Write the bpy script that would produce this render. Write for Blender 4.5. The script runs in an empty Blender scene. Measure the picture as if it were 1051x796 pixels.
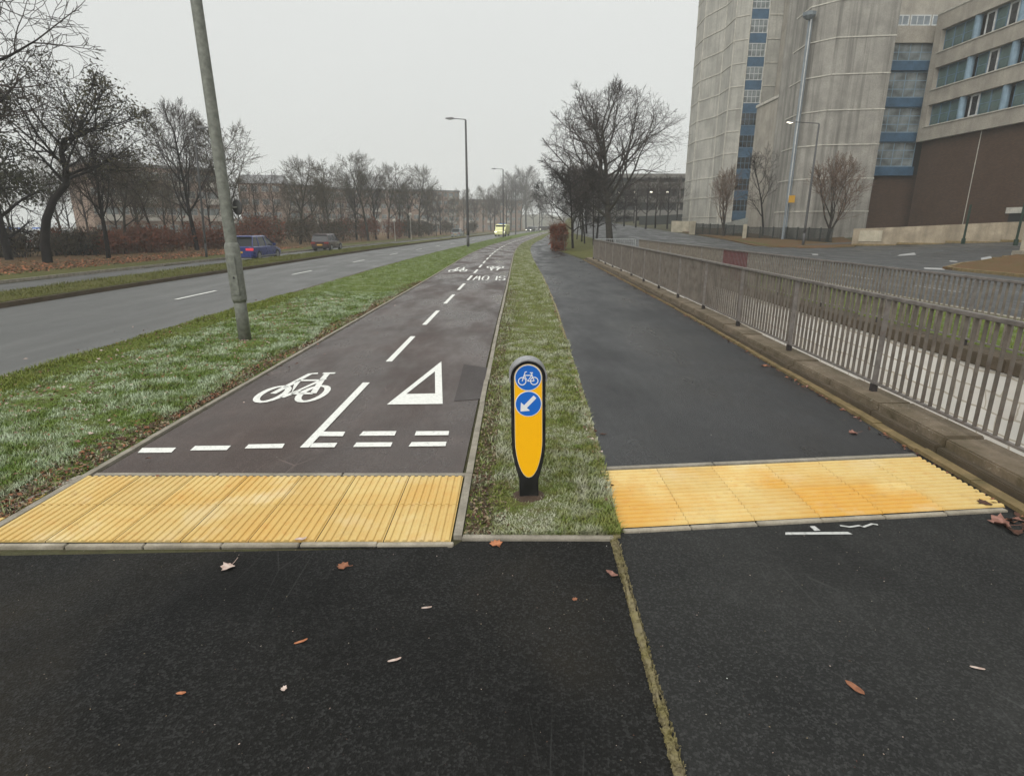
import bpy, bmesh, math, random
import numpy as np
from mathutils import Vector, Matrix, Euler
R = math.radians
SC = bpy.context.scene
COL = SC.collection
# ------------------------------------------------------------------ camera, sky, sun, exposure
FPX, YH, CH, CX, CY = 590.0, 231.0, 1.8, 525.5, 398.0
PITCH = math.atan((CY - YH) / FPX)
cam = bpy.data.objects.new('camera', bpy.data.cameras.new('camera')); COL.objects.link(cam)
cam.location = (0, 0, CH); cam.rotation_euler = (math.pi / 2 - PITCH, 0, 0)
cam.data.sensor_width = 36; cam.data.lens = 36 * FPX / 1051; cam.data.clip_start = .05; cam.data.clip_end = 4000
SC.camera = cam
world = bpy.data.worlds.new('World'); SC.world = world; world.use_nodes = True
wt = world.node_tree; wn = wt.nodes; wl = wt.links; wn.clear()
SUN_EL, SUN_AZ = R(38), R(212)          # azimuth clockwise from +Y: the sun stands behind and to the left of the camera
out = wn.new('ShaderNodeOutputWorld'); bg = wn.new('ShaderNodeBackground'); wl.new(bg.outputs[0], out.inputs[0])
sky = wn.new('ShaderNodeTexSky'); sky.sky_type = 'NISHITA'; sky.sun_disc = False
sky.sun_elevation = SUN_EL; sky.sun_rotation = SUN_AZ; sky.dust_density = 5; sky.air_density = 1
hs = wn.new('ShaderNodeHueSaturation'); hs.inputs['Saturation'].default_value = .06; wl.new(sky.outputs[0], hs.inputs['Color'])
tc = wn.new('ShaderNodeTexCoord'); sp = wn.new('ShaderNodeSeparateXYZ'); wl.new(tc.outputs['Generated'], sp.inputs[0])
cr = wn.new('ShaderNodeValToRGB'); wl.new(sp.outputs[2], cr.inputs[0])      # overcast cloud deck: brighter overhead
e = cr.color_ramp.elements; e[0].position = 0; e[0].color = (7.5, 7.75, 7.55, 1); e[1].position = 1; e[1].color = (15.5, 15.8, 15.6, 1)
k = e.new(.34); k.color = (8.3, 8.5, 8.35, 1)
nz = wn.new('ShaderNodeTexNoise'); nz.inputs['Scale'].default_value = 1.3; nz.inputs['Detail'].default_value = 3; wl.new(tc.outputs['Generated'], nz.inputs[0])
mr = wn.new('ShaderNodeMapRange'); mr.inputs['To Min'].default_value = .93; mr.inputs['To Max'].default_value = 1.07; wl.new(nz.outputs[0], mr.inputs[0])
ml = wn.new('ShaderNodeVectorMath'); ml.operation = 'SCALE'; wl.new(cr.outputs[0], ml.inputs[0]); wl.new(mr.outputs[0], ml.inputs['Scale'])
mx = wn.new('ShaderNodeMix'); mx.data_type = 'RGBA'; mx.inputs[0].default_value = .9
wl.new(hs.outputs[0], mx.inputs[6]); wl.new(ml.outputs[0], mx.inputs[7]); wl.new(mx.outputs[2], bg.inputs[0]); bg.inputs[1].default_value = .1
sun = bpy.data.objects.new('sun', bpy.data.lights.new('sun', 'SUN')); COL.objects.link(sun)
sun.data.energy = 1.7; sun.data.angle = R(45); sun.data.color = (1, .98, .94)
sd = Vector((math.sin(SUN_AZ) * math.cos(SUN_EL), math.cos(SUN_AZ) * math.cos(SUN_EL), math.sin(SUN_EL)))
sun.rotation_euler = sd.to_track_quat('Z', 'Y').to_euler(); sun.location = (-30, -60, 55)
SC.view_settings.view_transform = 'Standard'; SC.view_settings.look = 'None'
SC.view_settings.exposure = 0.0; SC.view_settings.gamma = 1; SC.view_settings.use_curve_mapping = False
SC.cycles.volume_bounces = 1; SC.cycles.max_bounces = 6; SC.cycles.diffuse_bounces = 2; SC.cycles.glossy_bounces = 2
SC.cycles.transparent_max_bounces = 8; SC.cycles.use_denoising = True

# ------------------------------------------------------------------ helpers
def G(px, py, h=0.0):
    """point of the level plane z=h seen at photograph pixel (px,py)"""
    hh = CH - h; z = FPX * hh / ((py - YH) * math.cos(PITCH))
    return ((px - CX) / FPX * z, (z - hh * math.sin(PITCH)) / math.cos(PITCH))
def table(pts):
    xs = [p[0] for p in pts]; ys = [p[1] for p in pts]; n = len(xs)
    m = []
    for i in range(n):
        if i == 0: m.append((ys[1]-ys[0])/(xs[1]-xs[0]))
        elif i == n-1: m.append((ys[-1]-ys[-2])/(xs[-1]-xs[-2]))
        else: m.append((ys[i+1]-ys[i-1])/(xs[i+1]-xs[i-1]))
    def f(x):
        if x <= xs[0]: return ys[0] + (x-xs[0])*m[0]*0
        if x >= xs[-1]: return ys[-1] + (x-xs[-1])*m[-1]
        i = max(j for j in range(n-1) if xs[j] <= x)
        h = xs[i+1]-xs[i]; t = (x-xs[i])/h
        return (2*t**3-3*t*t+1)*ys[i] + (t**3-2*t*t+t)*h*m[i] + (-2*t**3+3*t*t)*ys[i+1] + (t**3-t*t)*h*m[i+1]
    return f
far = [(163, 5.0), (220, 14.), (290, 30.), (360, 51.), (450, 84.), (600, 145.)]
def tf(near, off=None):
    """near table up to y=117, then the common bend"""
    b = near[-1][1]
    return table(near + [(y, b + s) for y, s in far])
xKerbN = tf([(-300,-6.4),(0,-6.35),(13,-6.2),(27,-5.95),(43,-5.2),(57,-4.2),(73,-3.1),(88,-2.0),(117,.7)])
xKerbF = tf([(-300,-12.4),(0,-12.3),(19,-12.2),(28,-11.8),(40,-11.35),(57,-10.3),(73,-9.0),(88,-7.7),(117,-5.0)])
xMed = tf([(-300,-14.6),(0,-14.6),(20,-14.5),(31,-14.2),(43,-13.5),(60,-12.3),(73,-11.1),(88,-9.7),(117,-6.9)])
xCwL = lambda y: xMed(y) - 6.9 - 0.25
xCyL = tf([(-300,-3.3),(0,-3.2),(7,-3.13),(20,-2.92),(35,-2.78),(44,-2.55),(58,-1.8),(78,-.1),(117,3.6)])
xCyR = tf([(-300,-.33),(0,-.33),(7,-.3),(20,-.12),(30,0),(42,.2),(54,.65),(63,1.2),(78,2.5),(117,6.0)])
xCen = lambda y: xCyL(y)*.5 + xCyR(y)*.5 + .03
xFpL = tf([(-300,.6),(0,.6),(3,.62),(4,.69),(7,.8),(13.5,1.0),(20,1.1),(32,1.15),(44,1.35),(56,1.9),(68,2.9),(78,3.9),(117,7.2)])
xFpR = tf([(-300,3.2),(0,3.22),(3,3.27),(5,3.35),(7.3,3.45),(10,3.55),(15,3.68),(24,3.77),(31,3.81),(38,3.6),(44,3.4),(55,3.9),(68,4.9),(78,5.9),(117,9.2)])
xRail = table([(-20,3.5),(0,3.6),(4,3.68),(8,3.79),(12,3.90),(20,4.03),(31,4.12)])
RAMP_END = 31.0
def sm(a, b, x):
    t = min(1, max(0, (x-a)/(b-a))); return t*t*(3-2*t)
def Hr(x, y):
    """ground height to the right of the footpath"""
    h = .028*max(0, y-42)*sm(6, 16, x)*(1 if y < 200 else 1)
    h = min(h, 5)
    h += .085*min(max(0, x-24), 30)*sm(20, 32, y)
    return h
class MB:
    def __init__(s): s.v = []; s.f = []; s.c = []
    def add(s, vs, fs):
        o = len(s.v); s.v += [tuple(p) for p in vs]; s.f += [tuple(i+o for i in f) for f in fs]; return s
    def box(s, x0, x1, y0, y1, z0, z1):
        return s.add([(x0,y0,z0),(x1,y0,z0),(x1,y1,z0),(x0,y1,z0),(x0,y0,z1),(x1,y0,z1),(x1,y1,z1),(x0,y1,z1)],
                     [(0,3,2,1),(4,5,6,7),(0,1,5,4),(1,2,6,5),(2,3,7,6),(3,0,4,7)])
    def obox(s, c, ax, lx, ly, lz):
        """box centred at c, x axis along angle ax"""
        ca, sa = math.cos(ax), math.sin(ax); vs = []
        for z in (-lz/2, lz/2):
            for x, y in ((-lx/2,-ly/2),(lx/2,-ly/2),(lx/2,ly/2),(-lx/2,ly/2)):
                vs.append((c[0]+x*ca-y*sa, c[1]+x*sa+y*ca, c[2]+z))
        return s.add(vs, [(0,3,2,1),(4,5,6,7),(0,1,5,4),(1,2,6,5),(2,3,7,6),(3,0,4,7)])
    def prism(s, pts, y0, y1):
        """outline in x,z extruded along y"""
        n = len(pts)
        return s.add([(x,y0,z) for x,z in pts]+[(x,y1,z) for x,z in pts],
                     [tuple(range(n)), tuple(range(2*n-1,n-1,-1))]+[(i,i+n,(i+1)%n+n,(i+1)%n) for i in range(n)])
    def vprism(s, pts, z0, z1):
        """plan outline (counter-clockwise) extruded up"""
        n = len(pts); z0f = z0 if callable(z0) else (lambda x, y: z0); z1f = z1 if callable(z1) else (lambda x, y: z1)
        return s.add([(x,y,z0f(x,y)) for x,y in pts]+[(x,y,z1f(x,y)) for x,y in pts],
                     [tuple(range(n-1,-1,-1)), tuple(range(n,2*n))]+[(i,(i+1)%n,(i+1)%n+n,i+n) for i in range(n)])
    def tube(s, pts, rs, n=8, caps=True, tw=0):
        pts = [Vector(p) for p in pts]
        if not hasattr(rs, '__len__'): rs = [rs]*len(pts)
        o = len(s.v); ref = None
        for i, p in enumerate(pts):
            d = (pts[min(i+1,len(pts)-1)]-pts[max(i-1,0)]).normalized()
            a = d.orthogonal().normalized() if ref is None else (ref-d*ref.dot(d)).normalized()
            ref = a; b = d.cross(a)
            for j in range(n):
                t = 2*math.pi*j/n+tw; q = p+(a*math.cos(t)+b*math.sin(t))*rs[i]; s.v.append((q.x,q.y,q.z))
        for i in range(len(pts)-1):
            for j in range(n):
                s.f.append((o+i*n+j, o+i*n+(j+1)%n, o+(i+1)*n+(j+1)%n, o+(i+1)*n+j))
        if caps:
            s.f.append(tuple(o+j for j in range(n-1,-1,-1))); s.f.append(tuple(o+(len(pts)-1)*n+j for j in range(n)))
        return s
    def lathe(s, c, prof, n=16):
        """prof: list of (r,z) about a vertical axis at c"""
        o = len(s.v)
        for r, z in prof:
            for j in range(n):
                t = 2*math.pi*j/n; s.v.append((c[0]+r*math.cos(t), c[1]+r*math.sin(t), c[2]+z))
        for i in range(len(prof)-1):
            for j in range(n): s.f.append((o+i*n+j, o+i*n+(j+1)%n, o+(i+1)*n+(j+1)%n, o+(i+1)*n+j))
        s.f.append(tuple(o+j for j in range(n-1,-1,-1))); s.f.append(tuple(o+(len(prof)-1)*n+j for j in range(n)))
        return s
    def mesh(s, name, mat, smooth=False):
        me = bpy.data.meshes.new(name); me.from_pydata(s.v, [], s.f); me.update()
        if mat: me.materials.append(mat)
        if smooth: me.polygons.foreach_set('use_smooth', [True]*len(me.polygons))
        return me
    def build(s, name, mat, parent=None, smooth=False, bevel=0, loc=None):
        me = s.mesh(name, mat, smooth)
        if bevel:
            bm = bmesh.new(); bm.from_mesh(me); bmesh.ops.remove_doubles(bm, verts=bm.verts, dist=1e-5)
            ed = [e for e in bm.edges if len(e.link_faces) == 2 and e.calc_face_angle(0) > .5]
            bmesh.ops.bevel(bm, geom=ed, offset=bevel, segments=2, affect='EDGES', clamp_overlap=True); bm.to_mesh(me); bm.free()
        o = bpy.data.objects.new(name, me); COL.objects.link(o)
        if parent: o.parent = parent
        if loc: o.location = loc
        return o
def tag(o, label=None, cat=None, group=None, kind=None):
    if label: o['label'] = label
    if cat: o['category'] = cat
    if group: o['group'] = group
    if kind: o['kind'] = kind
    return o
def empty(name, loc, label, cat, group=None, rz=0, kind=None):
    o = bpy.data.objects.new(name, None); COL.objects.link(o); o.location = loc; o.rotation_euler.z = rz
    o.empty_display_size = .2
    return tag(o, label, cat, group, kind)
def put(name, me, parent=None, loc=(0,0,0), rz=0, sc=None):
    o = bpy.data.objects.new(name, me); COL.objects.link(o); o.parent = parent; o.location = loc; o.rotation_euler.z = rz
    if sc: o.scale = sc if hasattr(sc, '__len__') else (sc,)*3
    return o
KIDS = {}
def dup(root, loc, rz=0, sc=None, label=None, group=None):
    def kids(o): return [c for c in COL.objects if c.parent == o]
    r = root.copy(); COL.objects.link(r); r.location = loc; r.rotation_euler.z = rz
    if sc: r.scale = sc if hasattr(sc, '__len__') else (sc,)*3
    if label: r['label'] = label
    if group: r['group'] = group
    if root.name not in KIDS: KIDS[root.name] = [(c, kids(c)) for c in kids(root)]
    for c, gs in KIDS[root.name]:
        d = c.copy(); COL.objects.link(d); d.parent = r
        for g in gs:
            h = g.copy(); COL.objects.link(h); h.parent = d
    return r

# ------------------------------------------------------------------ materials
def mat(name, base, rough=.8, metal=0, spec=.5, **k):
    m = bpy.data.materials.new(name); m.use_nodes = True; nt = m.node_tree
    b = nt.nodes['Principled BSDF']; b.inputs['Base Color'].default_value = (*base, 1)
    b.inputs['Roughness'].default_value = rough; b.inputs['Metallic'].default_value = metal; b.inputs['Specular IOR Level'].default_value = spec
    return m
class NT:
    def __init__(s, m): s.m = m; s.t = m.node_tree; s.n = s.t.nodes; s.l = s.t.links; s.b = s.n['Principled BSDF']; s.tc = s.n.new('ShaderNodeTexCoord')
    def co(s, scale=(1,1,1), rot=(0,0,0)):
        mp = s.n.new('ShaderNodeMapping'); mp.inputs['Scale'].default_value = scale; mp.inputs['Rotation'].default_value = rot
        s.l.new(s.tc.outputs['Object'], mp.inputs[0]); return mp.outputs[0]
    def noise(s, scale, detail=4, co=None, rough=.55):
        n = s.n.new('ShaderNodeTexNoise'); n.inputs['Scale'].default_value = scale; n.inputs['Detail'].default_value = detail; n.inputs['Roughness'].default_value = rough
        s.l.new(co if co else s.co(), n.inputs[0]); return n.outputs[0]
    def vor(s, scale, co=None, out=0, feature='F1'):
        n = s.n.new('ShaderNodeTexVoronoi'); n.feature = feature; n.inputs['Scale'].default_value = scale; s.l.new(co if co else s.co(), n.inputs[0]); return n.outputs[out]
    def ramp(s, x, a, b, ca=0, cb=1):
        r = s.n.new('ShaderNodeMapRange'); r.inputs[1].default_value = a; r.inputs[2].default_value = b; r.inputs[3].default_value = ca; r.inputs[4].default_value = cb
        s.l.new(x, r.inputs[0]); return r.outputs[0]
    def mix(s, f, a, b, mode='MIX'):
        n = s.n.new('ShaderNodeMix'); n.data_type = 'RGBA'; n.blend_type = mode
        for i, q in ((0, f), (6, a), (7, b)):
            if hasattr(q, 'is_linked') or isinstance(q, bpy.types.NodeSocket): s.l.new(q, n.inputs[i])
            elif i == 0: n.inputs[0].default_value = q
            else: n.inputs[i].default_value = (*q, 1)
        return n.outputs[2]
    def math(s, op, a, b=None):
        n = s.n.new('ShaderNodeMath'); n.operation = op
        for i, q in ((0, a), (1, b)):
            if q is None: continue
            if isinstance(q, bpy.types.NodeSocket): s.l.new(q, n.inputs[i])
            else: n.inputs[i].default_value = q
        return n.outputs[0]
    def col(s, c): s.l.new(c, s.b.inputs['Base Color'])
    def rough(s, c): s.l.new(c, s.b.inputs['Roughness'])
    def bump(s, h, st=.3, d=.01):
        n = s.n.new('ShaderNodeBump'); n.inputs['Strength'].default_value = st; n.inputs['Distance'].default_value = d
        s.l.new(h, n.inputs['Height']); s.l.new(n.outputs[0], s.b.inputs['Normal'])
def asphalt(name, c1, c2, wet=None, rough=(.5, .8), patch=.6, stone=.5, specks=0, streak=None, brown=None, bumpd=.006, spec=.5, scuff=0):
    m = mat(name, c1, spec=spec); n = NT(m)
    big = n.noise(patch, 5); c = n.mix(n.ramp(big, .35, .65), c1, c2)
    if brown: c = n.mix(n.ramp(n.noise(.35, 4), .5, .72, 0, .8), c, brown)
    if streak:
        st = n.noise(1.2, 4, n.co((streak[0], streak[1], 1))); c = n.mix(n.ramp(st, .5, .75, 0, .45), c, tuple(min(1, q*1.9) for q in c1))
    fine = n.noise(150, 2); agg = n.vor(110, out=1)
    sp_ = n.n.new('ShaderNodeSeparateColor'); n.l.new(agg, sp_.inputs[0])
    c = n.mix(n.ramp(sp_.outputs[0], .55, 1, 0, stone), c, tuple(min(1, q*2.6+.02) for q in c1))
    c = n.mix(n.ramp(fine, .3, .5, .55, 0), c, tuple(q*.3 for q in c1))
    if scuff:
        sc_ = n.noise(3.2, 7, n.co((1,.55,1), (0,0,.5)), rough=.72); c = n.mix(n.ramp(sc_, .56, .74, 0, scuff), c, tuple(min(1, q*2.4+.012) for q in c1)); c = n.mix(n.ramp(n.noise(.8, 5, n.co((1,1,1), (0,0,1))), .52, .68, 0, scuff), c, tuple(q*.45 for q in c1))
        th = n.vor(1.7, n.co((3,.6,1), (0,0,.7)), feature='DISTANCE_TO_EDGE'); c = n.mix(n.math('MULTIPLY', n.ramp(th, .012, .004, 0, .5), n.ramp(n.noise(.9, 3), .55, .62)), c, tuple(min(1, q*3+.02) for q in c1))
    if specks:
        v = n.vor(9); pick = n.vor(9, out=1); s2 = n.n.new('ShaderNodeSeparateColor'); n.l.new(pick, s2.inputs[0])
        f = n.math('MULTIPLY', n.math('LESS_THAN', v, .035), n.math('GREATER_THAN', s2.outputs[0], 1-specks)); c = n.mix(f, c, (.5,.5,.45))
    n.col(c)
    w = n.noise(wet or 1.1, 4, n.co((1, .35, 1))); n.rough(n.ramp(w, .35, .65, rough[0], rough[1]))
    n.bump(n.math('ADD', n.noise(90, 3), n.math('MULTIPLY', n.vor(110), .8)), .55, bumpd)
    return m
M = {}
M['new_tar'] = asphalt('fresh_asphalt', (.0075,.0075,.007), (.0135,.013,.0115), rough=(.62,.85), specks=.06, brown=(.042,.034,.023), spec=.13, stone=.75, streak=(1.2,.5), scuff=.6)
M['new_tar_r'] = asphalt('fresh_asphalt_grey', (.016,.0162,.0155), (.027,.027,.025), rough=(.6,.85), specks=.05, spec=.17, stone=.6, patch=.9, scuff=.55)
M['cycle'] = asphalt('cycle_path_asphalt', (.050,.036,.031), (.070,.050,.043), rough=(.13,.72), patch=.45, specks=.03, streak=(.35,2.2), stone=.35, spec=.42, brown=(.032,.024,.021), scuff=.4)
M['foot'] = asphalt('footpath_asphalt', (.017,.0174,.018), (.028,.0285,.030), rough=(.24,.66), specks=.04, stone=.45, spec=.42, scuff=.3)
M['road'] = asphalt('carriageway_asphalt', (.082,.082,.078), (.102,.101,.096), spec=.4, rough=(.45,.65), patch=.2, stone=.25, streak=(1.6,.06))
M['road2'] = asphalt('side_road_asphalt', (.045,.046,.046), (.07,.071,.070), spec=.4, rough=(.4,.7), patch=.25, stone=.25, streak=(.5,.2))
M['patch'] = asphalt('darker_patch', (.034,.027,.025), (.047,.037,.034), rough=(.4,.7), spec=.3)
def paint(name, c, wear=.35, rough=.6):
    m = mat(name, c, rough); n = NT(m)
    f = n.ramp(n.noise(34, 7, rough=.8), .5, .68, 0, wear); g = n.ramp(n.noise(3, 3), .4, .7, 0, .25)
    n.col(n.mix(g, n.mix(f, c, tuple(q*.35 for q in c)), tuple(q*.8 for q in c))); n.bump(n.noise(90, 3), .3, .003); return m
M['white_line'] = paint('thermoplastic_white', (.76,.76,.71), .7)
M['old_line'] = paint('worn_road_paint', (.34,.34,.33), .9)
M['spray'] = paint('sprayed_white', (.5,.5,.48), .9)
def grass_ground(name, c1, c2, c3, frost=.5, litter=.5):
    m = mat(name, c1, .95, spec=.2); n = NT(m)
    c = n.mix(n.ramp(n.noise(1.3, 6), .35, .65), c1, c2)
    c = n.mix(n.ramp(n.noise(14, 5), .45, .7, 0, .8), c, c3)
    c = n.mix(n.ramp(n.noise(2.4, 7, rough=.75), .5, .68, 0, frost), c, (.36,.38,.30))
    c = n.mix(n.ramp(n.noise(5, 6), .55, .68, 0, litter), c, (.11,.07,.045))
    n.col(c); n.bump(n.noise(45, 6), .9, .03); return m
M['verge'] = grass_ground('frosty_verge', (.085,.13,.018), (.12,.16,.03), (.06,.06,.02), .35, .25)
M['verge_far'] = grass_ground('far_verge', (.065,.078,.016), (.10,.10,.024), (.08,.06,.022), .05, .6)
M['leafy'] = grass_ground('leaf_strewn_ground', (.12,.062,.028), (.085,.07,.025), (.16,.08,.035), .02, .4)
M['strip'] = grass_ground('strip_soil', (.10,.125,.025), (.12,.14,.035), (.09,.065,.035), .35, .45)
M['ground'] = grass_ground('open_ground', (.07,.07,.03), (.08,.075,.04), (.05,.045,.025), .05, .3)
def stone(name, c, moss=None, mf=.5, rough=.85, sc=6, bump=.5, streaks=0, lichen=0):
    m = mat(name, c, rough, spec=.35); n = NT(m)
    o = n.mix(n.ramp(n.noise(sc, 6), .3, .7), tuple(q*.72 for q in c), tuple(min(1, q*1.2) for q in c))
    o = n.mix(n.ramp(n.noise(sc*14, 3), .35, .6, .35, 0), o, tuple(q*.5 for q in c))
    if streaks:
        st = n.noise(1.0, 5, n.co((2.2,2.2,.09))); o = n.mix(n.ramp(st, .46, .68, 0, streaks), o, tuple(q*.42 for q in c))
        st2 = n.noise(2.0, 5, n.co((3,3,.05))); o = n.mix(n.ramp(st2, .55, .75, 0, streaks*.5), o, tuple(min(1,q*1.35) for q in c))
    if moss: o = n.mix(n.ramp(n.noise(sc*.8, 6, rough=.7), .5-.3*mf, .7, 0, min(1, mf+.2)), o, moss)
    if lichen: o = n.mix(n.math('MULTIPLY', n.ramp(n.noise(38, 4, rough=.7), .6, .68, 0, lichen), n.ramp(n.noise(2.5, 3), .45, .6)), o, (.45,.42,.34))
    n.col(o); n.bump(n.noise(sc*8, 5), bump, .01); return m
M['kerb'] = stone('kerb_concrete', (.30,.27,.22), (.10,.09,.05), .25)
M['palekerb'] = stone('pale_edging', (.38,.34,.27), (.13,.11,.07), .3)
M['mossy'] = stone('mossy_edging', (.24,.20,.13), (.19,.165,.05), .7, sc=11, bump=.9)
M['yellow_kerb'] = stone('sandy_kerb', (.27,.19,.09), (.09,.075,.03), .65, sc=7)
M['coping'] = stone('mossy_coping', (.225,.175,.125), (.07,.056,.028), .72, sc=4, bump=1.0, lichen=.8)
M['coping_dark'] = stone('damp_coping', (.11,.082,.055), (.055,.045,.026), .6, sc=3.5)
def bricks(name, c1, c2, mort, bw, bh, msz, rot=(R(90),0,0), rough=.85, dirt=.4, warp=0):
    m = mat(name, c1, rough, spec=.3); n = NT(m)
    b = n.n.new('ShaderNodeTexBrick'); b.inputs['Scale'].default_value = 1; b.inputs['Brick Width'].default_value = bw; b.inputs['Row Height'].default_value = bh
    b.inputs['Mortar Size'].default_value = msz; b.inputs['Color1'].default_value = (*c1,1); b.inputs['Color2'].default_value = (*c2,1); b.inputs['Mortar'].default_value = (*mort,1)
    # wall coordinate: along the wall = x+y, up = z
    sx = n.n.new('ShaderNodeSeparateXYZ'); n.l.new(n.tc.outputs['Object'], sx.inputs[0]); cb = n.n.new('ShaderNodeCombineXYZ')
    n.l.new(n.math('ADD', sx.outputs[0], sx.outputs[1]), cb.inputs[0]); n.l.new(sx.outputs[2], cb.inputs[1])
    if warp:
        wn_ = n.n.new('ShaderNodeTexNoise'); wn_.inputs['Scale'].default_value = 1.7; wn_.inputs['Detail'].default_value = 4; n.l.new(n.tc.outputs['Object'], wn_.inputs[0])
        wa = n.n.new('ShaderNodeVectorMath'); wa.operation = 'MULTIPLY_ADD'; n.l.new(wn_.outputs[1], wa.inputs[0]); wa.inputs[1].default_value = (warp,warp*.5,0); n.l.new(cb.outputs[0], wa.inputs[2]); n.l.new(wa.outputs[0], b.inputs[0])
    else: n.l.new(cb.outputs[0], b.inputs[0])
    c = n.mix(n.ramp(n.noise(.9, 5), .4, .7, 0, dirt), b.outputs[0], tuple(q*.45 for q in c1))
    c = n.mix(n.ramp(n.noise(3.5, 5, n.co((1,1,.25))), .55, .75, 0, dirt), c, tuple(q*.6 for q in c2))
    n.col(c); n.bump(b.outputs[1], -.4, .01); return m
M['white_wall'] = bricks('white_painted_blockwork', (.88,.85,.79), (.80,.75,.68), (.55,.48,.38), .52, .24, .012, dirt=.35, warp=.3)
M['brown_brick'] = bricks('dark_brown_brick', (.098,.056,.034), (.068,.040,.026), (.06,.038,.026), .22, .075, .01, dirt=.35)
M['pink_brick'] = bricks('pinkish_brick', (.30,.20,.145), (.25,.165,.12), (.26,.21,.17), .22, .075, .01, dirt=.25)
M['conc'] = stone('tower_concrete', (.40,.385,.34), rough=.9, sc=.5, bump=.15, streaks=.5)
M['conc2'] = stone('stained_concrete', (.31,.293,.258), rough=.9, sc=.9, bump=.3, streaks=.95)
M['conc3'] = stone('office_concrete', (.36,.328,.275), rough=.9, sc=.8, bump=.2, streaks=.3)
M['conc_line'] = stone('joint_concrete', (.51,.485,.42), rough=.9, sc=3)
M['low_wall'] = stone('patched_low_wall', (.40,.33,.235), (.15,.12,.08), .45, sc=1.3, streaks=.5)
M['lowpale'] = stone('pale_wall', (.45,.40,.30), sc=1.5, streaks=.3)
M['paleslope'] = stone('pale_ramp', (.32,.33,.30), sc=.8)
def metal(name, c, rough=.55, met=.3, rust=.3, rc=(.12,.06,.035), sc=9):
    m = mat(name, c, rough, met); n = NT(m)
    o = n.mix(n.ramp(n.noise(sc, 6), .35, .65), tuple(q*.75 for q in c), tuple(min(1,q*1.2) for q in c))
    o = n.mix(n.ramp(n.noise(sc*1.7, 6, rough=.7), .52, .68, 0, rust), o, rc); n.col(o); n.bump(n.noise(sc*6, 4), .25, .003); return m
M['rail'] = metal('weathered_rail_paint', (.15,.13,.108), .6, .1, .55, (.07,.042,.028), 5)
M['rail_top'] = metal('grey_rail_top', (.20,.18,.165), .42, .2, .35)
M['rail_dark'] = metal('dark_rail_foot', (.035,.03,.03), .6, .1, .2)
M['rail2'] = metal('pale_rail_paint', (.18,.155,.125), .65, .05, .5)
M['rail_red'] = metal('maroon_rail_paint', (.12,.035,.035), .6, .1, .3)
M['post_grey'] = metal('galvanised_column', (.185,.19,.165), .6, .2, .35, (.12,.12,.08), 14)
M['post_dark'] = metal('dark_column', (.07,.07,.07), .6, .2, .2)
M['galv'] = metal('galvanised_barrier', (.33,.34,.34), .5, .4, .1)
M['lantern'] = metal('lantern_grey', (.22,.22,.22), .5, .2, .1)
M['black'] = mat('black_plastic', (.010,.010,.011), .42); n = NT(M['black']); n.col(n.mix(n.ramp(n.noise(9, 6, rough=.7), .5, .75, 0, .7), (.009,.009,.010), (.045,.040,.033))); n.rough(n.ramp(n.noise(14, 4), .35, .65, .3, .6))
M['hood'] = metal('bollard_hood_grey', (.26,.26,.265), .4, 0, .2, (.42,.42,.42), 30)
def retro(name, c, e=0, rough=.38):
    m = mat(name, c, rough); n = NT(m); n.col(n.mix(n.ramp(n.noise(25, 4),   .5, .8, 0, .10), c, tuple(q*.7 for q in c))); return m
M['yellow'] = retro('reflective_yellow', (1.0,.50,.003)); M['blue'] = retro('reflective_blue', (.012,.14,.56)); M['signwhite'] = retro('reflective_white', (.8,.8,.8)); M['pale_edge'] = retro('sign_edge', (.7,.62,.4))
def bark(name, c, green=None):
    m = mat(name, c, .95, spec=.2); n = NT(m); o = n.mix(n.ramp(n.noise(3, 6), .35, .7), tuple(q*.6 for q in c), tuple(q*1.35 for q in c))
    if green: o = n.mix(n.ramp(n.noise(1.5, 5), .48, .7, 0, .6), o, green)
    n.col(o); n.bump(n.noise(16, 5, n.co((1,1,.3))), .7, .03); return m
M['bark'] = bark('bare_bark', (.036,.029,.023), (.045,.05,.024)); M['bark_dark'] = bark('dark_bark', (.013,.010,.009)); M['bark_pale'] = bark('pale_bark', (.12,.105,.085), (.09,.10,.05))
M['twig'] = bark('bare_twigs', (.046,.034,.028)); M['twig_dark'] = bark('dark_twigs', (.018,.014,.012)); M['twig_warm'] = bark('warm_twigs', (.13,.085,.06)); M['twig_grey'] = bark('grey_green_twigs', (.075,.062,.042))
def leafm(name, c1, c2, sc=4):
    m = mat(name, c1, .75, spec=.25); n = NT(m); n.col(n.mix(n.ramp(n.noise(sc, 3), .35, .65), c1, c2)); return m
M['leaf_dark'] = leafm('dark_evergreen_leaves', (.028,.034,.014), (.05,.05,.022)); M['leaf_olive'] = leafm('dull_olive_leaves', (.055,.055,.024), (.085,.07,.04)); M['russet'] = leafm('russet_leaves', (.20,.058,.028), (.11,.042,.024), 1.2)
M['brownleaf'] = leafm('brown_leaves', (.085,.06,.035), (.055,.045,.028), 2); M['deadleaf'] = leafm('fallen_leaf_brown', (.30,.13,.07), (.19,.08,.045), 30); M['paleleaf'] = leafm('fallen_leaf_pale', (.60,.50,.44), (.42,.30,.25), 30); M['pinkleaf'] = leafm('fallen_leaf_pink', (.30,.16,.125), (.17,.08,.06), 40)
M['straw'] = leafm('bleached_straw_leaf', (.30,.235,.15), (.20,.15,.09), 20)
M['darkleaf'] = leafm('fallen_leaf_dark', (.10,.045,.03), (.055,.03,.02), 30); M['orangeleaf'] = leafm('fallen_leaf_orange', (.48,.20,.10), (.34,.13,.06), 30)
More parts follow.
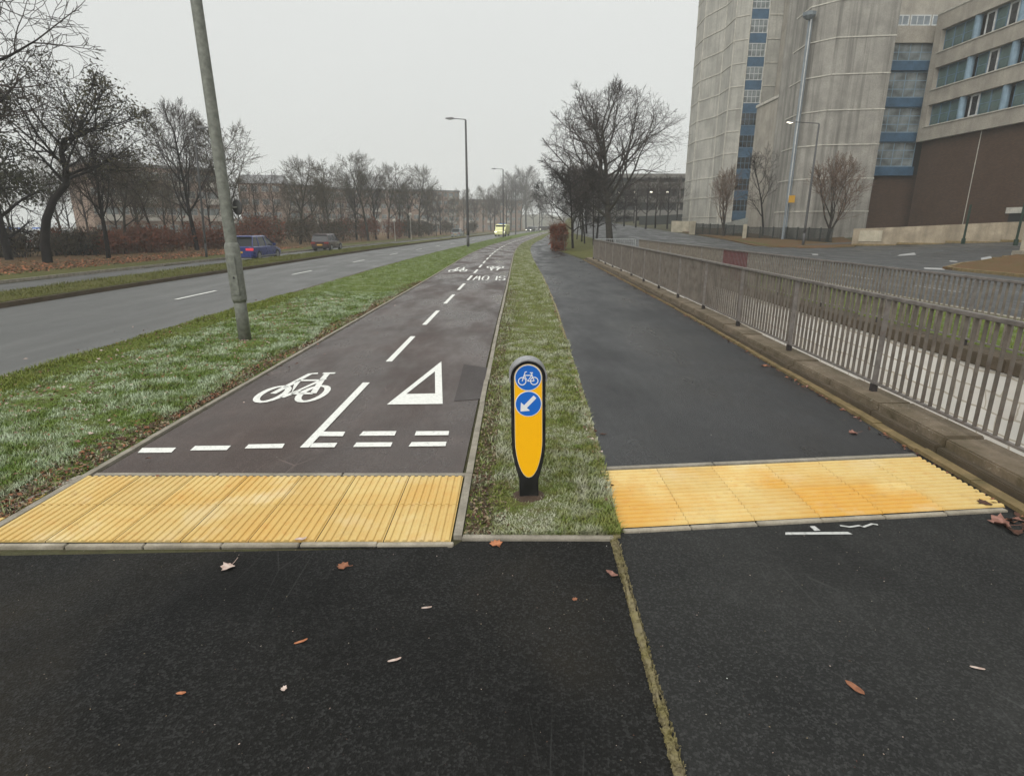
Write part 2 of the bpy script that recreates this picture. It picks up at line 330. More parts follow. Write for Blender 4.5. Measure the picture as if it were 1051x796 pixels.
def glass(name, c, rough=.08, spec=.6):
    m = mat(name, c, rough, spec=spec); n = NT(m); n.col(n.mix(n.ramp(n.noise(.9, 4), .35, .65), tuple(q*.5 for q in c), tuple(q*1.6 for q in c))); n.bump(n.noise(1.4, 2), .05, .02); return m  # lighter patches in the pane colour stand in for reflections and curtains
M['glass'] = glass('window_glass', (.17,.19,.19)); M['glass_teal'] = glass('teal_glass', (.075,.12,.115)); M['glass_dark'] = glass('dark_glass', (.02,.023,.025))
M['blue_panel'] = stone('blue_cladding', (.05,.108,.175), rough=.55, sc=2, bump=.1); M['lightblue'] = stone('light_blue_column', (.20,.29,.36), rough=.5, sc=2, bump=.1); M['white_frame'] = stone('white_frame', (.55,.56,.55), rough=.5, sc=3, bump=.05)
M['greyblue'] = stone('pale_duct', (.21,.24,.26), rough=.5, sc=2, bump=.1); M['pipeblue'] = stone('blue_pipe', (.11,.19,.27), rough=.5, sc=2, bump=.1)
M['roof'] = stone('grey_roof', (.20,.20,.20), sc=1); M['cream'] = stone('cream_render', (.44,.41,.36), sc=1); M['parkade'] = stone('car_park_concrete', (.20,.19,.17), sc=.6, streaks=.4); M['void'] = mat('dark_interior', (.02,.02,.02), .9)
M['fence_dark'] = metal('dark_mesh_fence', (.022,.027,.024), .6, .1, .1); M['fence_green'] = metal('green_fence_post', (.02,.045,.03), .5, .2, .1)
M['yellow_sign'] = retro('yellow_sign', (.55,.30,.03)); M['tyre'] = mat('tyre_rubber', (.015,.015,.015), .8); M['rim'] = mat('wheel_rim', (.3,.3,.31), .35, .8)
def carpaint(name, c): 
    m = mat(name, c, .28, .15); m.node_tree.nodes['Principled BSDF'].inputs['Coat Weight'].default_value = .6; n = NT(m); n.rough(n.ramp(n.noise(3, 4), .3, .7, .22, .42)); return m
M['car_blue'] = carpaint('deep_blue_paint', (.008,.022,.16)); M['car_red'] = carpaint('brown_red_paint', (.05,.026,.028)); M['car_grey'] = carpaint('silver_paint', (.28,.30,.29)); M['car_yellow'] = carpaint('high_visibility_yellow', (.75,.74,.36)); M['car_white'] = carpaint('white_paint', (.72,.73,.72)); M['car_dark'] = carpaint('dark_paint', (.03,.032,.035))
M['carglass'] = mat('car_glass', (.012,.014,.016), .12, spec=.28)
def emit(name, c, st, base=(.5,.5,.5)):
    m = mat(name, base, .4); b = m.node_tree.nodes['Principled BSDF']; b.inputs['Emission Color'].default_value = (*c,1); b.inputs['Emission Strength'].default_value = st; return m
M['tail_lit'] = emit('lit_tail_lamp', (1,.06,.10), .45, (.4,.01,.02)); M['head_lit'] = emit('lit_headlamp', (1,.97,.8), 4); M['lamp_lit'] = emit('lit_lamp', (1,.9,.72), 5); M['tail'] = mat('tail_lamp', (.22,.01,.01), .3)
def tactile(name, c1, c2):
    m = mat(name, c1, .6, spec=.35); n = NT(m); gp = n.n.new('ShaderNodeNewGeometry').outputs['Position']
    def co_(scale=(1,1,1), rot=(0,0,0)):
        mp = n.n.new('ShaderNodeMapping'); mp.inputs['Scale'].default_value = scale; mp.inputs['Rotation'].default_value = rot; n.l.new(gp, mp.inputs[0]); return mp.outputs[0]
    n.co = co_
    c = n.mix(n.ramp(n.noise(1.1, 3), .42, .58), c1, c2); c = n.mix(n.ramp(n.noise(2.7, 5), .52, .7, 0, .5), c, (.62,.34,.07)); c = n.mix(n.ramp(n.noise(14, 6, rough=.7), .5, .72, 0, .45), c, (.55,.24,.05))
    v = n.vor(16); c = n.mix(n.ramp(v, .07, .035, 0, .8), c, (.1,.06,.03)); c = n.mix(n.ramp(n.noise(4.5, 6, n.co((1,1,1),(0,0,.8)), rough=.7), .58, .75, 0, .45), c, (.33,.22,.10)); c = n.mix(n.ramp(n.noise(2.1, 5, n.co((1,1,1),(0,0,2))), .56, .7, 0, .5), c, (.72,.62,.40))
    oi = n.n.new('ShaderNodeObjectInfo'); c = n.mix(n.ramp(oi.outputs['Random'], 0, 1, 0, .45), c, (.52,.37,.14)); n.col(c); n.bump(n.noise(120, 3), .4, .002); return m
M['tactile_l'] = tactile('buff_tactile_pale', (.66,.49,.19), (.60,.39,.115)); M['tactile_r'] = tactile('buff_tactile_orange', (.62,.35,.07), (.68,.51,.21))

# ------------------------------------------------------------------ the setting: ground, roads, paths
YS = [-60,-30,-15,-8,-4,-2,0,1,2,2.9]+[3+.5*i for i in range(20)]+[13+1.0*i for i in range(30)]+[43+2*i for i in range(30)]+[103+5*i for i in range(25)]+[240+20*i for i in range(20)]
def strip(name, cols, mat_, ys=YS, y0=-1e9, y1=1e9, label=None, kind='structure', z0=0.0):
    """a lofted sheet: cols = list of (x function of y, z function of (x,y) or number)"""
    rows = [y for y in ys if y0 < y < y1]
    if y0 > -1e8: rows = [y0]+rows
    if y1 < 1e8: rows = rows+[y1]
    v = []; f = []; n = len(cols)
    for y in rows:
        for cx, cz in cols:
            x = cx(y) if callable(cx) else cx
            z = cz(x, y) if callable(cz) else cz
            v.append((x, y, z+z0))
    for i in range(len(rows)-1):
        for j in range(n-1):
            f.append((i*n+j, i*n+j+1, (i+1)*n+j+1, (i+1)*n+j))
    m = MB(); m.v = v; m.f = f; o = m.build(name, mat_); o['kind'] = kind
    if label: o['label'] = label
    return o
def off(fn, d): return lambda y: fn(y)+d
rampz = lambda x, y: -3.2 if y < RAMP_END-.5 else -3.2*(1-min(1, (y-RAMP_END+.5)/.6)) + Hr(x, y)-.012
xFar1 = lambda y: max(xFpR(y)+.6, 5.2) if y < 200 else xFpR(y)+1
xr0 = lambda y: max(6.9, xFpR(y)+1.2); xr1 = lambda y: max(9.8, xFpR(y)+2.6); xr2 = lambda y: max(18.2, xFpR(y)+10)
cols = [(-700,-.6),(-200,-.5),(-60,-.47),(off(xCwL,-1.5),-.47),(off(xCwL,-.02),-.47),(xCwL,-.62),(off(xMed,-.55),-.62),(off(xMed,-.5),-.48),(off(xMed,0.1),-.02),
        (off(xMed,.5),-.0),(off(xKerbF,-.02),-.0),(xKerbF,-.13),(xKerbN,-.13),(off(xKerbN,.02),-.01),(off(xKerbN,.5),0.0),(off(xCyL,-.6),-.005),(off(xCyL,.05),-.012),(off(xFpR,-.05),-.012)]
cols += [(off(xFpR,.18),lambda x,y: -.012 if y < 36 else .01),(lambda y: xRail(min(y,31))+.06 if y < 34 else xFpR(y)+.5,-.012),
         (lambda y: xRail(min(y,31))+.08 if y < 34 else xFpR(y)+.55,rampz),(lambda y: 6.38 if y < 34 else max(6.38,xFpR(y)+1),rampz),(lambda y: 6.40 if y < 34 else max(6.4,xFpR(y)+1.02),lambda x,y: Hr(x,y)-.012)]
for fx in [lambda y: max(7.5, xFpR(y)+1.6), xr1, lambda y: xr1(y)+.02, lambda y: xr1(y)+4, xr2, lambda y: xr2(y)+2]: cols.append((fx, lambda x, y: Hr(x,y)-.012))
for d in (4, 6, 8, 10, 13, 16, 20, 26, 34, 50, 90, 200, 500): cols.append((lambda y, d=d: xr2(y)+d, lambda x, y: Hr(x,y)-.012))
strip('ground', cols, M['ground'])
strip('carriageway', [(off(xKerbF,.0),-.12),(lambda y:(xKerbF(y)+xKerbN(y))/2,-.09),(off(xKerbN,.0),-.12)], M['road'])
strip('far_carriageway', [(xCwL,-.60),(off(xMed,-.56),-.60)], M['road'])
strip('verge', [(off(xKerbN,.14),.004),(off(xKerbN,.7),.018),(off(xCyL,-1.0),.018),(off(xCyL,-.03),.004)], M['verge'])
strip('central_reservation', [(off(xMed,-.50),-.44),(off(xMed,.1),-.01),(off(xMed,.7),.02),(off(xKerbF,-.14),.01)], M['verge_far'])
strip('far_verge', [(-60,-.44),(off(xCwL,-9.),-.42),(off(xCwL,-5.),-.43),(off(xCwL,-2.6),-.44),(off(xCwL,-.15),-.455)], M['leafy'])
strip('far_verge_edge', [(off(xCwL,-3.2),-.425),(off(xCwL,-1.7),-.425),(off(xCwL,-.15),-.45)], M['verge_far'])
YT0, YT1 = 3.02, 3.93                       # the tactile band crosses the cycle path here
strip('cycle_path', [(off(xCyL,.05),0),(xCen,.012),(off(xCyR,-.05),0)], M['cycle'], y0=YT1+.055)
strip('cycle_path_surface', [(off(xCyL,.05),-.004),(off(xCyR,-.05),-.004)], M['new_tar'], y0=YT0-.06, y1=YT1+.055)
def sh(x): return (x-.65)*.105             # the right-hand band runs slightly askew
fy0 = 4.04
def quadstrip(name, x0, x1, ya, yb, m, z=0.0, nx=8, ny=24, kind='structure'):
    mb = MB(); v = []; f = []
    for j in range(ny+1):
        for i in range(nx+1):
            t = j/ny; xx0 = x0(ya) if callable(x0) else x0
            x = xx0 + (x1-xx0)*i/nx; a = ya(x) if callable(ya) else ya; b = yb(x) if callable(yb) else yb
            y = a + (b-a)*t; v.append((x, y, z))
    for j in range(ny):
        for i in range(nx):
            f.append((j*(nx+1)+i, j*(nx+1)+i+1, (j+1)*(nx+1)+i+1, (j+1)*(nx+1)+i))
    mb.v = v; mb.f = f; o = mb.build(name, m); o['kind'] = kind; return o
# footpath: first a short piece up to y=5 whose near edge follows the band, then the loft
mb = MB(); n_ = 8
top = [xFpL(5)+(xFpR(5)+.0-xFpL(5))*i/n_ for i in range(n_+1)]; bot = [xFpL(4.1)+(xFpR(4.3)-xFpL(4.1))*i/n_ for i in range(n_+1)]
mb.v = [(x, fy0+.052+sh(x), 0) for x in bot]+[(x, 5.0, 0) for x in top]; mb.f = [(i, i+1, i+n_+2, i+n_+1) for i in range(n_)]
fp2 = mb
rows = [5.0]+[y for y in YS if y > 5]
o0 = len(mb.v)
for y in rows:
    for i in range(n_+1): mb.v.append((xFpL(y)+(xFpR(y)-xFpL(y))*i/n_, y, 0))
for r in range(len(rows)-1):
    for i in range(n_): a = o0+r*(n_+1)+i; mb.f.append((a, a+1, a+n_+2, a+n_+1))
mb.build('footpath', M['foot'])['kind'] = 'structure'
strip('centre_strip', [(off(xCyR,.03),.004),(lambda y:(xCyR(y)+xFpL(y))/2,.022),(off(xFpL,-.03),.004)], M['strip'], y0=3.1)
# foreground: new tarmac either side of the thin mossy edging
mb = MB().add([(-9,-6,0),(.585,-6,0),(.585,1.5,0),(.63,3.03,0),(-.3,3.03,0),(-.35,YT0-.06,0),(-3.35,YT0-.16,0),(-9,YT0-.35,0)], [tuple(range(8))])
mb.build('foreground_path', M['new_tar'])['kind'] = 'structure'
yb = lambda x: fy0-.93+sh(x)
mb = MB().add([(.586,-6,0),(3.25,-6,0),(3.25,yb(3.25)-.002,0),(.632,yb(.665)-.002,0),(.631,3.03,0),(.586,1.5,0)], [(0,1,2,3,4,5)])
mb.build('foreground_footpath', M['new_tar_r'])['kind'] = 'structure'
mb = MB().add([(.66,yb(.66)-.01,-.004),(3.4,yb(3.4)-.01,-.004),(3.4,fy0+.06+sh(3.4),-.004),(.66,fy0+.06+sh(.66),-.004)], [(0,1,2,3)])
mb.build('tactile_bedding', M['new_tar'])['kind'] = 'structure'
strip('foreground_verge', [(-12,.0),(-9,.004),(-3.4,.004)], M['verge'], y0=-6, y1=YT0-.3)
# kerbs and edgings ---------------------------------------------------------
def kerbline(name, fn, w, z0, z1, m, y0, y1, seg, gap=.006, jit=.004, kind='structure', seed=1, label=None):
    rnd = random.Random(seed); mb = MB(); y = y0; s = seg
    while y < y1:
        s = seg*(1 if y < 60 else 5 if y < 150 else 12); g = gap if y < 60 else 0
        ya, yb_ = y+g/2, y+s-g/2; j = rnd.uniform(-jit, jit) if y < 60 else 0; jz = rnd.uniform(-jit, jit)*.6 if y < 60 else 0
        xa, xb = fn(ya)+j, fn(yb_)+j
        za = z1+jz
        mb.add([(xa-w/2,ya,z0),(xa+w/2,ya,z0),(xb+w/2,yb_,z0),(xb-w/2,yb_,z0),(xa-w/2,ya,za),(xa+w/2,ya,za),(xb+w/2,yb_,za),(xb-w/2,yb_,za)],
               [(4,5,6,7),(0,1,5,4),(1,2,6,5),(2,3,7,6),(3,0,4,7)])
        y += s
    o = mb.build(name, m); o['kind'] = kind
    if label: o['label'] = label
    return o
kerbline('carriageway_kerb', off(xKerbN,.07), .13, -.13, .0, M['coping_dark'], -12, 420, .9)
kerbline('reservation_kerb', off(xKerbF,-.05), .10, -.13, .0, M['coping_dark'], -12, 420, .9, seed=2)
kerbline('far_kerb', off(xCwL,-.07), .13, -.6, -.45, M['kerb'], 5, 420, .9, seed=3)
kerbline('cycle_path_edging', xCyL, .05, -.05, .016, M['kerb'], 2.9, 420, .9, seed=4)
kerbline('cycle_path_inner_edging', xCyR, .05, -.05, .02, M['kerb'], 3.06, 420, .9, seed=5)
kerbline('footpath_edging', xFpL, .045, -.05, .01, M['mossy'], 3.06, 60, .9, seed=6, jit=.008)
kerbline('footpath_outer_edging', off(xFpR,.055), .09, -.05, .03, M['yellow_kerb'], -3, 31.5, .62, seed=7, jit=.010)
def edging(name, pts, w, z1, m, seg=.5, seed=0, jit=.003):
    rnd = random.Random(seed); mb = MB()
    for (xa, ya), (xb, yb_) in zip(pts, pts[1:]):
        L = math.hypot(xb-xa, yb_-ya); n = max(1, round(L/seg)); a = math.atan2(yb_-ya, xb-xa)
        for i in range(n):
            t = (i+.5)/n; mb.obox((xa+(xb-xa)*t+rnd.uniform(-jit,jit), ya+(yb_-ya)*t+rnd.uniform(-jit,jit), z1/2-.02+rnd.uniform(-jit,jit)*.5), a, L/n-.006, w, z1+.04)
    o = mb.build(name, m, bevel=.004); o['kind'] = 'structure'; return o
edging('tactile_edging', [(-3.12,YT1+.027),(-.34,YT1+.027)], .05, .012, M['kerb'], .9, 1)
edging('tactile_edging', [(-3.45,YT0-.13),(-3.05,YT0-.05),(-.34,YT0-.024)], .038, .009, M['palekerb'], .45, 2)
edging('tactile_edging', [(.72,fy0+.027+sh(.72)),(3.28,fy0+.027+sh(3.28))], .05, .012, M['kerb'], .9, 3)
edging('tactile_edging', [(.68,fy0-.90+sh(.68)),(3.24,fy0-.90+sh(3.24))], .042, .009, M['palekerb'], .45, 4)
edging('tactile_side_edging', [(-3.42,YT0-.13),(-3.2,YT1)], .05, .016, M['kerb'], .9, 6)
edging('strip_end_edging', [(-.30,3.06),(.61,3.05)], .05, .014, M['kerb'], .9, 5)
# ragged mossy joint between the two tarmacs
rnd = random.Random(8); mb = MB(); y = -1.0; row = []
while y < 3.62:
    xc = (.567+.045*(y-1.5)/2.0) if y < 3.05 else .615+.05*(y-3.05); w = .0145+rnd.uniform(-.003, .004)+.004*math.sin(y*9)
    row.append((xc-w+rnd.uniform(-.003,.003), xc+w+rnd.uniform(-.003,.003), y)); y += .02
v = []; f = []
for a, b, y in row: v += [(a,y,.001),(a+.004,y,.010+rnd.uniform(-.003,.005)),(b-.004,y,.010+rnd.uniform(-.003,.006)),(b,y,.001)]
for i in range(len(row)-1):
    for j in range(3): f.append((i*4+j, i*4+j+1, i*4+5+j, i*4+4+j))
mb.v = v; mb.f = f; mb.build('mossy_joint', M['mossy'])['kind'] = 'structure'

# tactile paving: every slab with its ribs ---------------------------------
def slab_mesh(sz, along, m, rz=.0065, shear=0):
    """along='y': ribs run towards the camera; 'x': ribs run across"""
    mb = MB(); h = sz/2-(.0028 if along == 'y' else .0015); n = 8; p = sz/n; prof = [(-h, 0)]
    for i in range(n):
        c = -sz/2+p*(i+.5)
        prof += [(c-.0175, 0.0), (c-.0135, rz*.8), (c-.009, rz), (c+.009, rz), (c+.0135, rz*.8), (c+.0175, 0.0)]
    prof += [(h, 0)]
    v = []; f = []
    for s_ in (-h, h):
        for a, z in prof: v.append((a, s_, z+.004) if along == 'y' else (s_, a+shear*s_, z+.004))
    k_ = len(prof)
    for i in range(k_-1): f.append((i, i+1, k_+i+1, k_+i) if along == 'y' else (i+1, i, k_+i, k_+i+1))
    for q in (0, 1):      # closed ends down to the bedding
        b0 = len(v); v += [(p_[0], p_[1], -.006) for p_ in v[q*k_:(q+1)*k_]]
        for i in range(k_-1): f.append((q*k_+i, q*k_+i+1, b0+i+1, b0+i))
    mb.v = v; mb.f = f
    return mb.mesh('slab', m)
sz = (YT1-YT0)/2
tl = empty('tactile_paving', (0,0,0), 'buff yellow tactile paving band with lengthwise ribs across the cycle path', 'tactile paving')
me = slab_mesh(sz, 'y', M['tactile_l'], .009)
nl = 7; wl_ = (3.16-.36)/nl
for r_ in range(2):
    for i in range(nl):
        put('slab', me, tl, (-3.16+wl_*(i+.5), YT0+sz*(r_+.5), rnd.uniform(-.001,.001)), 0, (wl_/sz, 1, 1))
# wedge slab where the band widens to the left
mb = MB(); 
for i in range(9):
    x = -3.19-.05*i; yt = YT1-.04+(x+3.2)*4.73
    if i < 5 and yt > YT0-.05: mb.box(x-.017, x+.014, YT0-.06-.012*i, yt, .004, .0115)
mb.add([(-3.16,YT0,.004),(-3.16,YT1,.004),(-3.19,YT1,.004),(-3.41,YT0-.08,.004)], [(0,1,2,3)]); mb.build('slab', M['tactile_l'], tl)
tr = empty('tactile_paving', (0,0,0), 'orange yellow tactile paving band with crosswise ribs across the footpath by the railing', 'tactile paving')
sz = .425; me = slab_mesh(sz, 'x', M['tactile_r'], .0105, shear=.105); wr = (3.27-.67)/6
for r_ in range(2):
    for i in range(6):
        xc = .67+wr*(i+.5); o = put('slab', me, tr, (xc, fy0-.875+sz*(r_+.5)+sh(xc)+.01, rnd.uniform(-.001,.001)), 0, (wr/sz, 1, 1))

# ------------------------------------------------------------------ painted markings (parts of the path they are painted on)
CP = bpy.data.objects['cycle_path']; CW = bpy.data.objects['carriageway']
def zc(x, y): # crown of the cycle path
    l, c, r = xCyL(y)+.05, xCen(y), xCyR(y)-.05
    return .012*max(0, 1-abs(x-c)/((c-l) if x < c else (r-c)))
def flat(name, polys, m, parent, dz=.005, z=None):
    mb = MB()
    for p in polys: mb.add([(x, y, (zc(x, y) if z is None else z)+dz) for x, y in p], [tuple(range(len(p)))])
    return mb.build(name, m, parent)
def px(*pts): return [G(*p) for p in pts]
def stroke(pts, w):
    """ribbon of quads with mitred joints round a polyline in plan"""
    out_ = []; n = len(pts); L = []
    for i in range(n):
        a = Vector(pts[max(i-1,0)]); b = Vector(pts[min(i+1,n-1)]); d = (b-a).normalized(); nn = Vector((-d.y, d.x))
        L.append((Vector(pts[i])+nn*w/2, Vector(pts[i])-nn*w/2))
    for (a, b), (c, d) in zip(L, L[1:]): out_.append([tuple(b), tuple(d), tuple(c), tuple(a)])
    return out_
W = M['white_line']
for q in [((141.3,465),(176,465),(181,460),(146.2,460)), ((195.2,463),(232.9,462.8),(237.4,458.3),(200.5,458.3)), ((251.2,461.4),(289.8,461.2),(292.5,456.7),(255.4,457.2)),
          ((325,449),(351.9,449),(354.5,444.4),(329,444.4)), ((318,460.7),(343.3,460.4),(346.5,455.9),(321,456.4)), ((368.6,448.4),(405,447.9),(407,443.3),(372.9,443.9)),
          ((362.5,459.9),(401,459.3),(403,454.8),(366,455.3)), ((425.6,447.6),(460.3,447),(461,442.8),(427.2,443.3)), ((419.3,459),(457.3,458.3),(458.4,453.7),(422.5,454.5))]:
    flat('give_way_dash', [px(*q)], W, CP)
flat('centre_line', [px((307.9,461),(317,461),(379.8,393.8),(372.6,393.8))], W, CP, dz=.006)
o1, o2, o3 = (397,416.2),(454.4,415),(453,371.5); i1, i2, i3 = (417,405.2),(446.7,404.4),(446.4,381.8)
flat('give_way_triangle', [px(o1,o2,i2,i1), px(o2,o3,i3,i2), px(o3,o1,i1,i3)], W, CP)
flat('repair_patch', [px((466,412),(497,409),(503,378),(476,374))], M['patch'], CP, dz=.003)
y = 7.62
while y < 150:
    w = .085; flat('lane_dash', [[(xCen(y)-w/2,y),(xCen(y)+w/2,y),(xCen(y+1.85)+w/2,y+1.85),(xCen(y+1.85)-w/2,y+1.85)]], W, CP); y += 3.0
def bike_polys(T, w, seg=20):
    """bicycle in a unit frame (u across -1..1, v up 0..1) mapped by T"""
    def el(cu, cv, ru, rv): return [T(cu+ru*math.cos(2*math.pi*i/seg), cv+rv*math.sin(2*math.pi*i/seg)) for i in range(seg+1)]
    P = stroke(el(-.62,.26,.36,.25), w)+stroke(el(.62,.26,.36,.25), w)
    for pl in [[(-.62,.26),(-.36,.84),(-.30,.98),(-.05,1.0)],[(-.40,.72),(.38,.72)],[(-.40,.72),(-.05,.26),(.42,.78)],[(.62,.26),(.38,.72),(.30,.98)],[(.62,.26),(-.05,.26)],[(.12,1.0),(.55,1.0)],[(-.2,.14),(-.05,.26),(.08,.36)]]:
        P += stroke([T(*q) for q in pl], w)
    return P
def Tb(u, v):    # near bicycle symbol, long axis along the path, slightly sheared as painted
    return (-2.42+.36*u, 5.78+1.22*v)
flat('bicycle_symbol', bike_polys(Tb, .07), W, CP, dz=.0055)
flat('bicycle_symbol', bike_polys(lambda u, v: (xCen(25)-.78+.36*u, 23.3+2.6*v), .07, 12), W, CP, dz=.0055)
flat('bicycle_symbol', bike_polys(lambda u, v: (xCen(25)+.70-.36*u, 26.6-2.6*v), .07, 12), W, CP, dz=.0055)
# SLOW, painted to be read by riders coming the other way
LT = {'S': [[(1,.82),(.75,1),(.25,1),(0,.82),(0,.65),(.25,.52),(.75,.48),(1,.35),(1,.18),(.75,0),(.25,0),(0,.18)]], 'L': [[(0,1),(0,0),(1,0)]], 'O': [[(.3,0),(0,.2),(0,.8),(.3,1),(.7,1),(1,.8),(1,.2),(.7,0),(.3,0)]], 'W': [[(0,1),(.25,0),(.5,.8),(.75,0),(1,1)]]}
P = []
for i, ch in enumerate('SLOW'):
    for pl in LT[ch]: P += stroke([(xCen(20)+1.24-(i*.29+u*.20), 21.3-1.6*v) for u, v in pl], .055)
flat('slow_lettering', P, W, CP, dz=.0055)
# lane markings on the carriageways
def lane(y, L, w, fn, parent, z, m): 
    flat('lane_dash', [[(fn(y)-w/2,y),(fn(y)+w/2,y),(fn(y+L)+w/2,y+L),(fn(y+L)-w/2,y+L)]], m, parent, z=z, dz=.006)
y = 15.2
fnN = lambda y: xKerbF(y)*.5+xKerbN(y)*.5+.35
while y < 140: lane(y, 2.1, .10, fnN, CW, -.088, M['white_line']); y += 7.9
FC = bpy.data.objects['far_carriageway']; y = 20
while y < 140: lane(y, 2.1, .10, lambda y: xCwL(y)+3.2, FC, -.60, M['old_line']); y += 9
# roadworks paint left on the tarmac beside the right-hand band
FF = bpy.data.objects['foreground_footpath']
flat('sprayed_mark', [px((806,549),(875,548.5),(870,546),(806,546.5)), px((836,545),(842,544.5),(836,540),(831,540.3))], M['spray'], FF, z=0, dz=.004)
flat('sprayed_scrawl', stroke(px((862,539.5),(872,541),(882,539.5),(886,541),(895,537.8),(901,538.8)), .016), M['spray'], FF, z=0, dz=.004)

# ------------------------------------------------------------------ sunken ramp and its walls
def wallrun(mb, fx, y0, y1, w0, w1, z0, z1, seg, gap, rnd, jit):
    y = y0
    while y < y1:
        a, b = y+gap/2, min(y+seg, y1)-gap/2; j = rnd.uniform(-jit,jit); jz = rnd.uniform(-jit,jit)
        xa, xb = fx(a)+j, fx(b)+j
        mb.add([(xa+w0,a,z0),(xa+w1,a,z0),(xb+w1,b,z0),(xb+w0,b,z0),(xa+w0,a,z1+jz),(xa+w1,a,z1+jz),(xb+w1,b,z1+jz),(xb+w0,b,z1+jz)],
               [(0,3,2,1),(4,5,6,7),(0,1,5,4),(1,2,6,5),(2,3,7,6),(3,0,4,7)]); y += seg
rnd = random.Random(3)
rw = empty('retaining_wall', (0,0,0), 'mossy stone coping and retaining wall carrying the nearer railing beside the footpath', 'wall')
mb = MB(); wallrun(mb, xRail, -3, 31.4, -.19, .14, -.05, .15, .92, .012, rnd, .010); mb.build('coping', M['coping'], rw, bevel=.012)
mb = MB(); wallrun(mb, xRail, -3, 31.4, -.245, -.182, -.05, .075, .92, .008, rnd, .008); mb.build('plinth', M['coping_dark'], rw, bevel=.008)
mb = MB().box(3.62, 3.80, -3, 0, -3.2, -.05); wallrun(mb, xRail, 0, 31.3, -.02, .11, -3.2, -.052, 2, 0, rnd, 0); mb.build('wall_face', M['white_wall'], rw)
rf = empty('retaining_wall', (0,0,0), 'white painted block retaining wall with brown coping across the sunken ramp', 'wall')
MB().box(6.30, 6.55, -3, 31.2, -3.2, -.02).build('wall_face', M['white_wall'], rf)
mb = MB(); wallrun(mb, lambda y: 6.46, -3, 31.2, -.20, .22, -.018, .15, .92, .008, rnd, .005); mb.build('coping', M['coping_dark'], rf, bevel=.012)
MB().box(3.75, 6.3, -4, RAMP_END-.2, -3.19, -3.15).build('ramp', M['road2'])['kind'] = 'structure'
MB().box(3.9, 6.5, RAMP_END-.4, RAMP_END-.15, -3.2, .02).build('ramp_end_wall', M['white_wall'])
tag(bpy.data.objects['ramp_end_wall'], 'short end wall closing the sunken ramp between the two railings', 'wall')

# ------------------------------------------------------------------ railings
def railing(name, fx, y0, y1, zb, H, label, bar, top, foot, bay=2.0, sp=.105, bt=.012, bw=.029, topr=.024, red=()):
    t = empty(name, (fx(y0), y0, zb), label, 'railing', 'railings beside the sunken ramp')
    ox, oy, oz = fx(y0), y0, zb
    y = y0; i = 0; posts = []
    ys = []
    while y < y1+.01: ys.append(y); y += bay
    tm = MB(); bm_ = MB()
    pts = [(fx(q)-ox, q-oy, H) for q in ys]
    for (xa, ya, za), (xb, yb_, zb_) in zip(pts, pts[1:]):
        L = math.hypot(xb-xa, yb_-ya); a = math.atan2(yb_-ya, xb-xa)
        tm.obox(((xa+xb)/2,(ya+yb_)/2,H-.02), a, L+.002, .052, .036); bm_.obox(((xa+xb)/2,(ya+yb_)/2,.10), a, L+.002, .030, .022)
        n = int(L/sp); mb = MB()
        for k_ in range(1, n):
            t_ = k_/n; mb.obox((xa+(xb-xa)*t_, ya+(yb_-ya)*t_, (H-.038+.112)/2), a, bt, bw, H-.038-.112)
        mb.build('bar_panel', M['rail_red'] if i in red else bar, t); i += 1
    tm.build('top_rail', top, t, bevel=.006); bm_.build('bottom_rail', top, t)
    for q in ys:
        m_ = MB().obox((fx(q)-ox, q-oy, H/2+.02), math.pi/2, .016, .052, H-.08); m_.build('post', top, t)
        MB().obox((fx(q)-ox, q-oy, .045), math.pi/2, .05, .055, .09).build('post_foot', foot, t)
    return t
railing('guard_railing', xRail, -2.3, 30.2, .145, .985, 'long brown barred railing along the footpath edge, nearer of the two', M['rail'], M['rail_top'], M['rail_dark'])
railing('guard_railing', lambda y: 6.47, -1.9, 31.3, .145, .97, 'barred railing with a maroon section along the far side of the sunken ramp', M['rail2'], M['rail_top'], M['rail_dark'], red=(9,))
bt_ = empty('end_barrier', (4.5,32.2,.0), 'light grey metal barrier closing the gap behind the railings near the big tree', 'barrier')
mb = MB().box(0,2.2,-.02,.02,1.05,1.09).box(0,2.2,-.015,.015,.14,.17); mb.build('frame', M['galv'], bt_)
mb = MB(); [mb.box(.1*i-.007,.1*i+.007,-.007,.007,.17,1.05) for i in range(1,22)]; mb.build('bar_panel', M['galv'], bt_)
for x in (0,1.1,2.2): MB().box(x-.025,x+.025,-.025,.025,-.0,1.05).build('post', M['galv'], bt_)

# ------------------------------------------------------------------ right-hand road, junction, corner islands
def hsheet(name, poly_rows, m, dz):
    """rows of (y, x0, x1): a draped sheet on the ground height"""
    mb = MB(); N = 24; v = []; f = []
    for y, a, b in poly_rows:
        for i in range(N+1): x = a+(b-a)*i/N; v.append((x, y, Hr(x,y)+dz))
    for r in range(len(poly_rows)-1):
        for i in range(N): q = r*(N+1)+i; f.append((q, q+1, q+N+2, q+N+1))
    mb.v = v; mb.f = f; o = mb.build(name, m); o['kind'] = 'structure'; return o
rr = []
y = -40
while y < 420:
    a = xr1(y); b = max(60, a+20) if y < 44 else 0
    if y >= 44: b = 20.5+max(0, (47-y))*3; b = max(b, xFpR(y)+11) if y > 75 else b
    if y >= 44 and y < 47: b = 60-(y-44)*13
    rr.append((y, a, b)); y += 1.0 if 20 < y < 60 else 4
hsheet('side_road', rr, M['road2'], .006)
strip('ramp_verge', [(6.69,.03),(7.5,.05),(8.6,.05),(9.55,.02)], M['verge'], y0=-4, y1=33)
kerbline('road_kerb', lambda y: 9.66, .13, -.05, .10, M['kerb'], -4, 33, .9, seed=12)
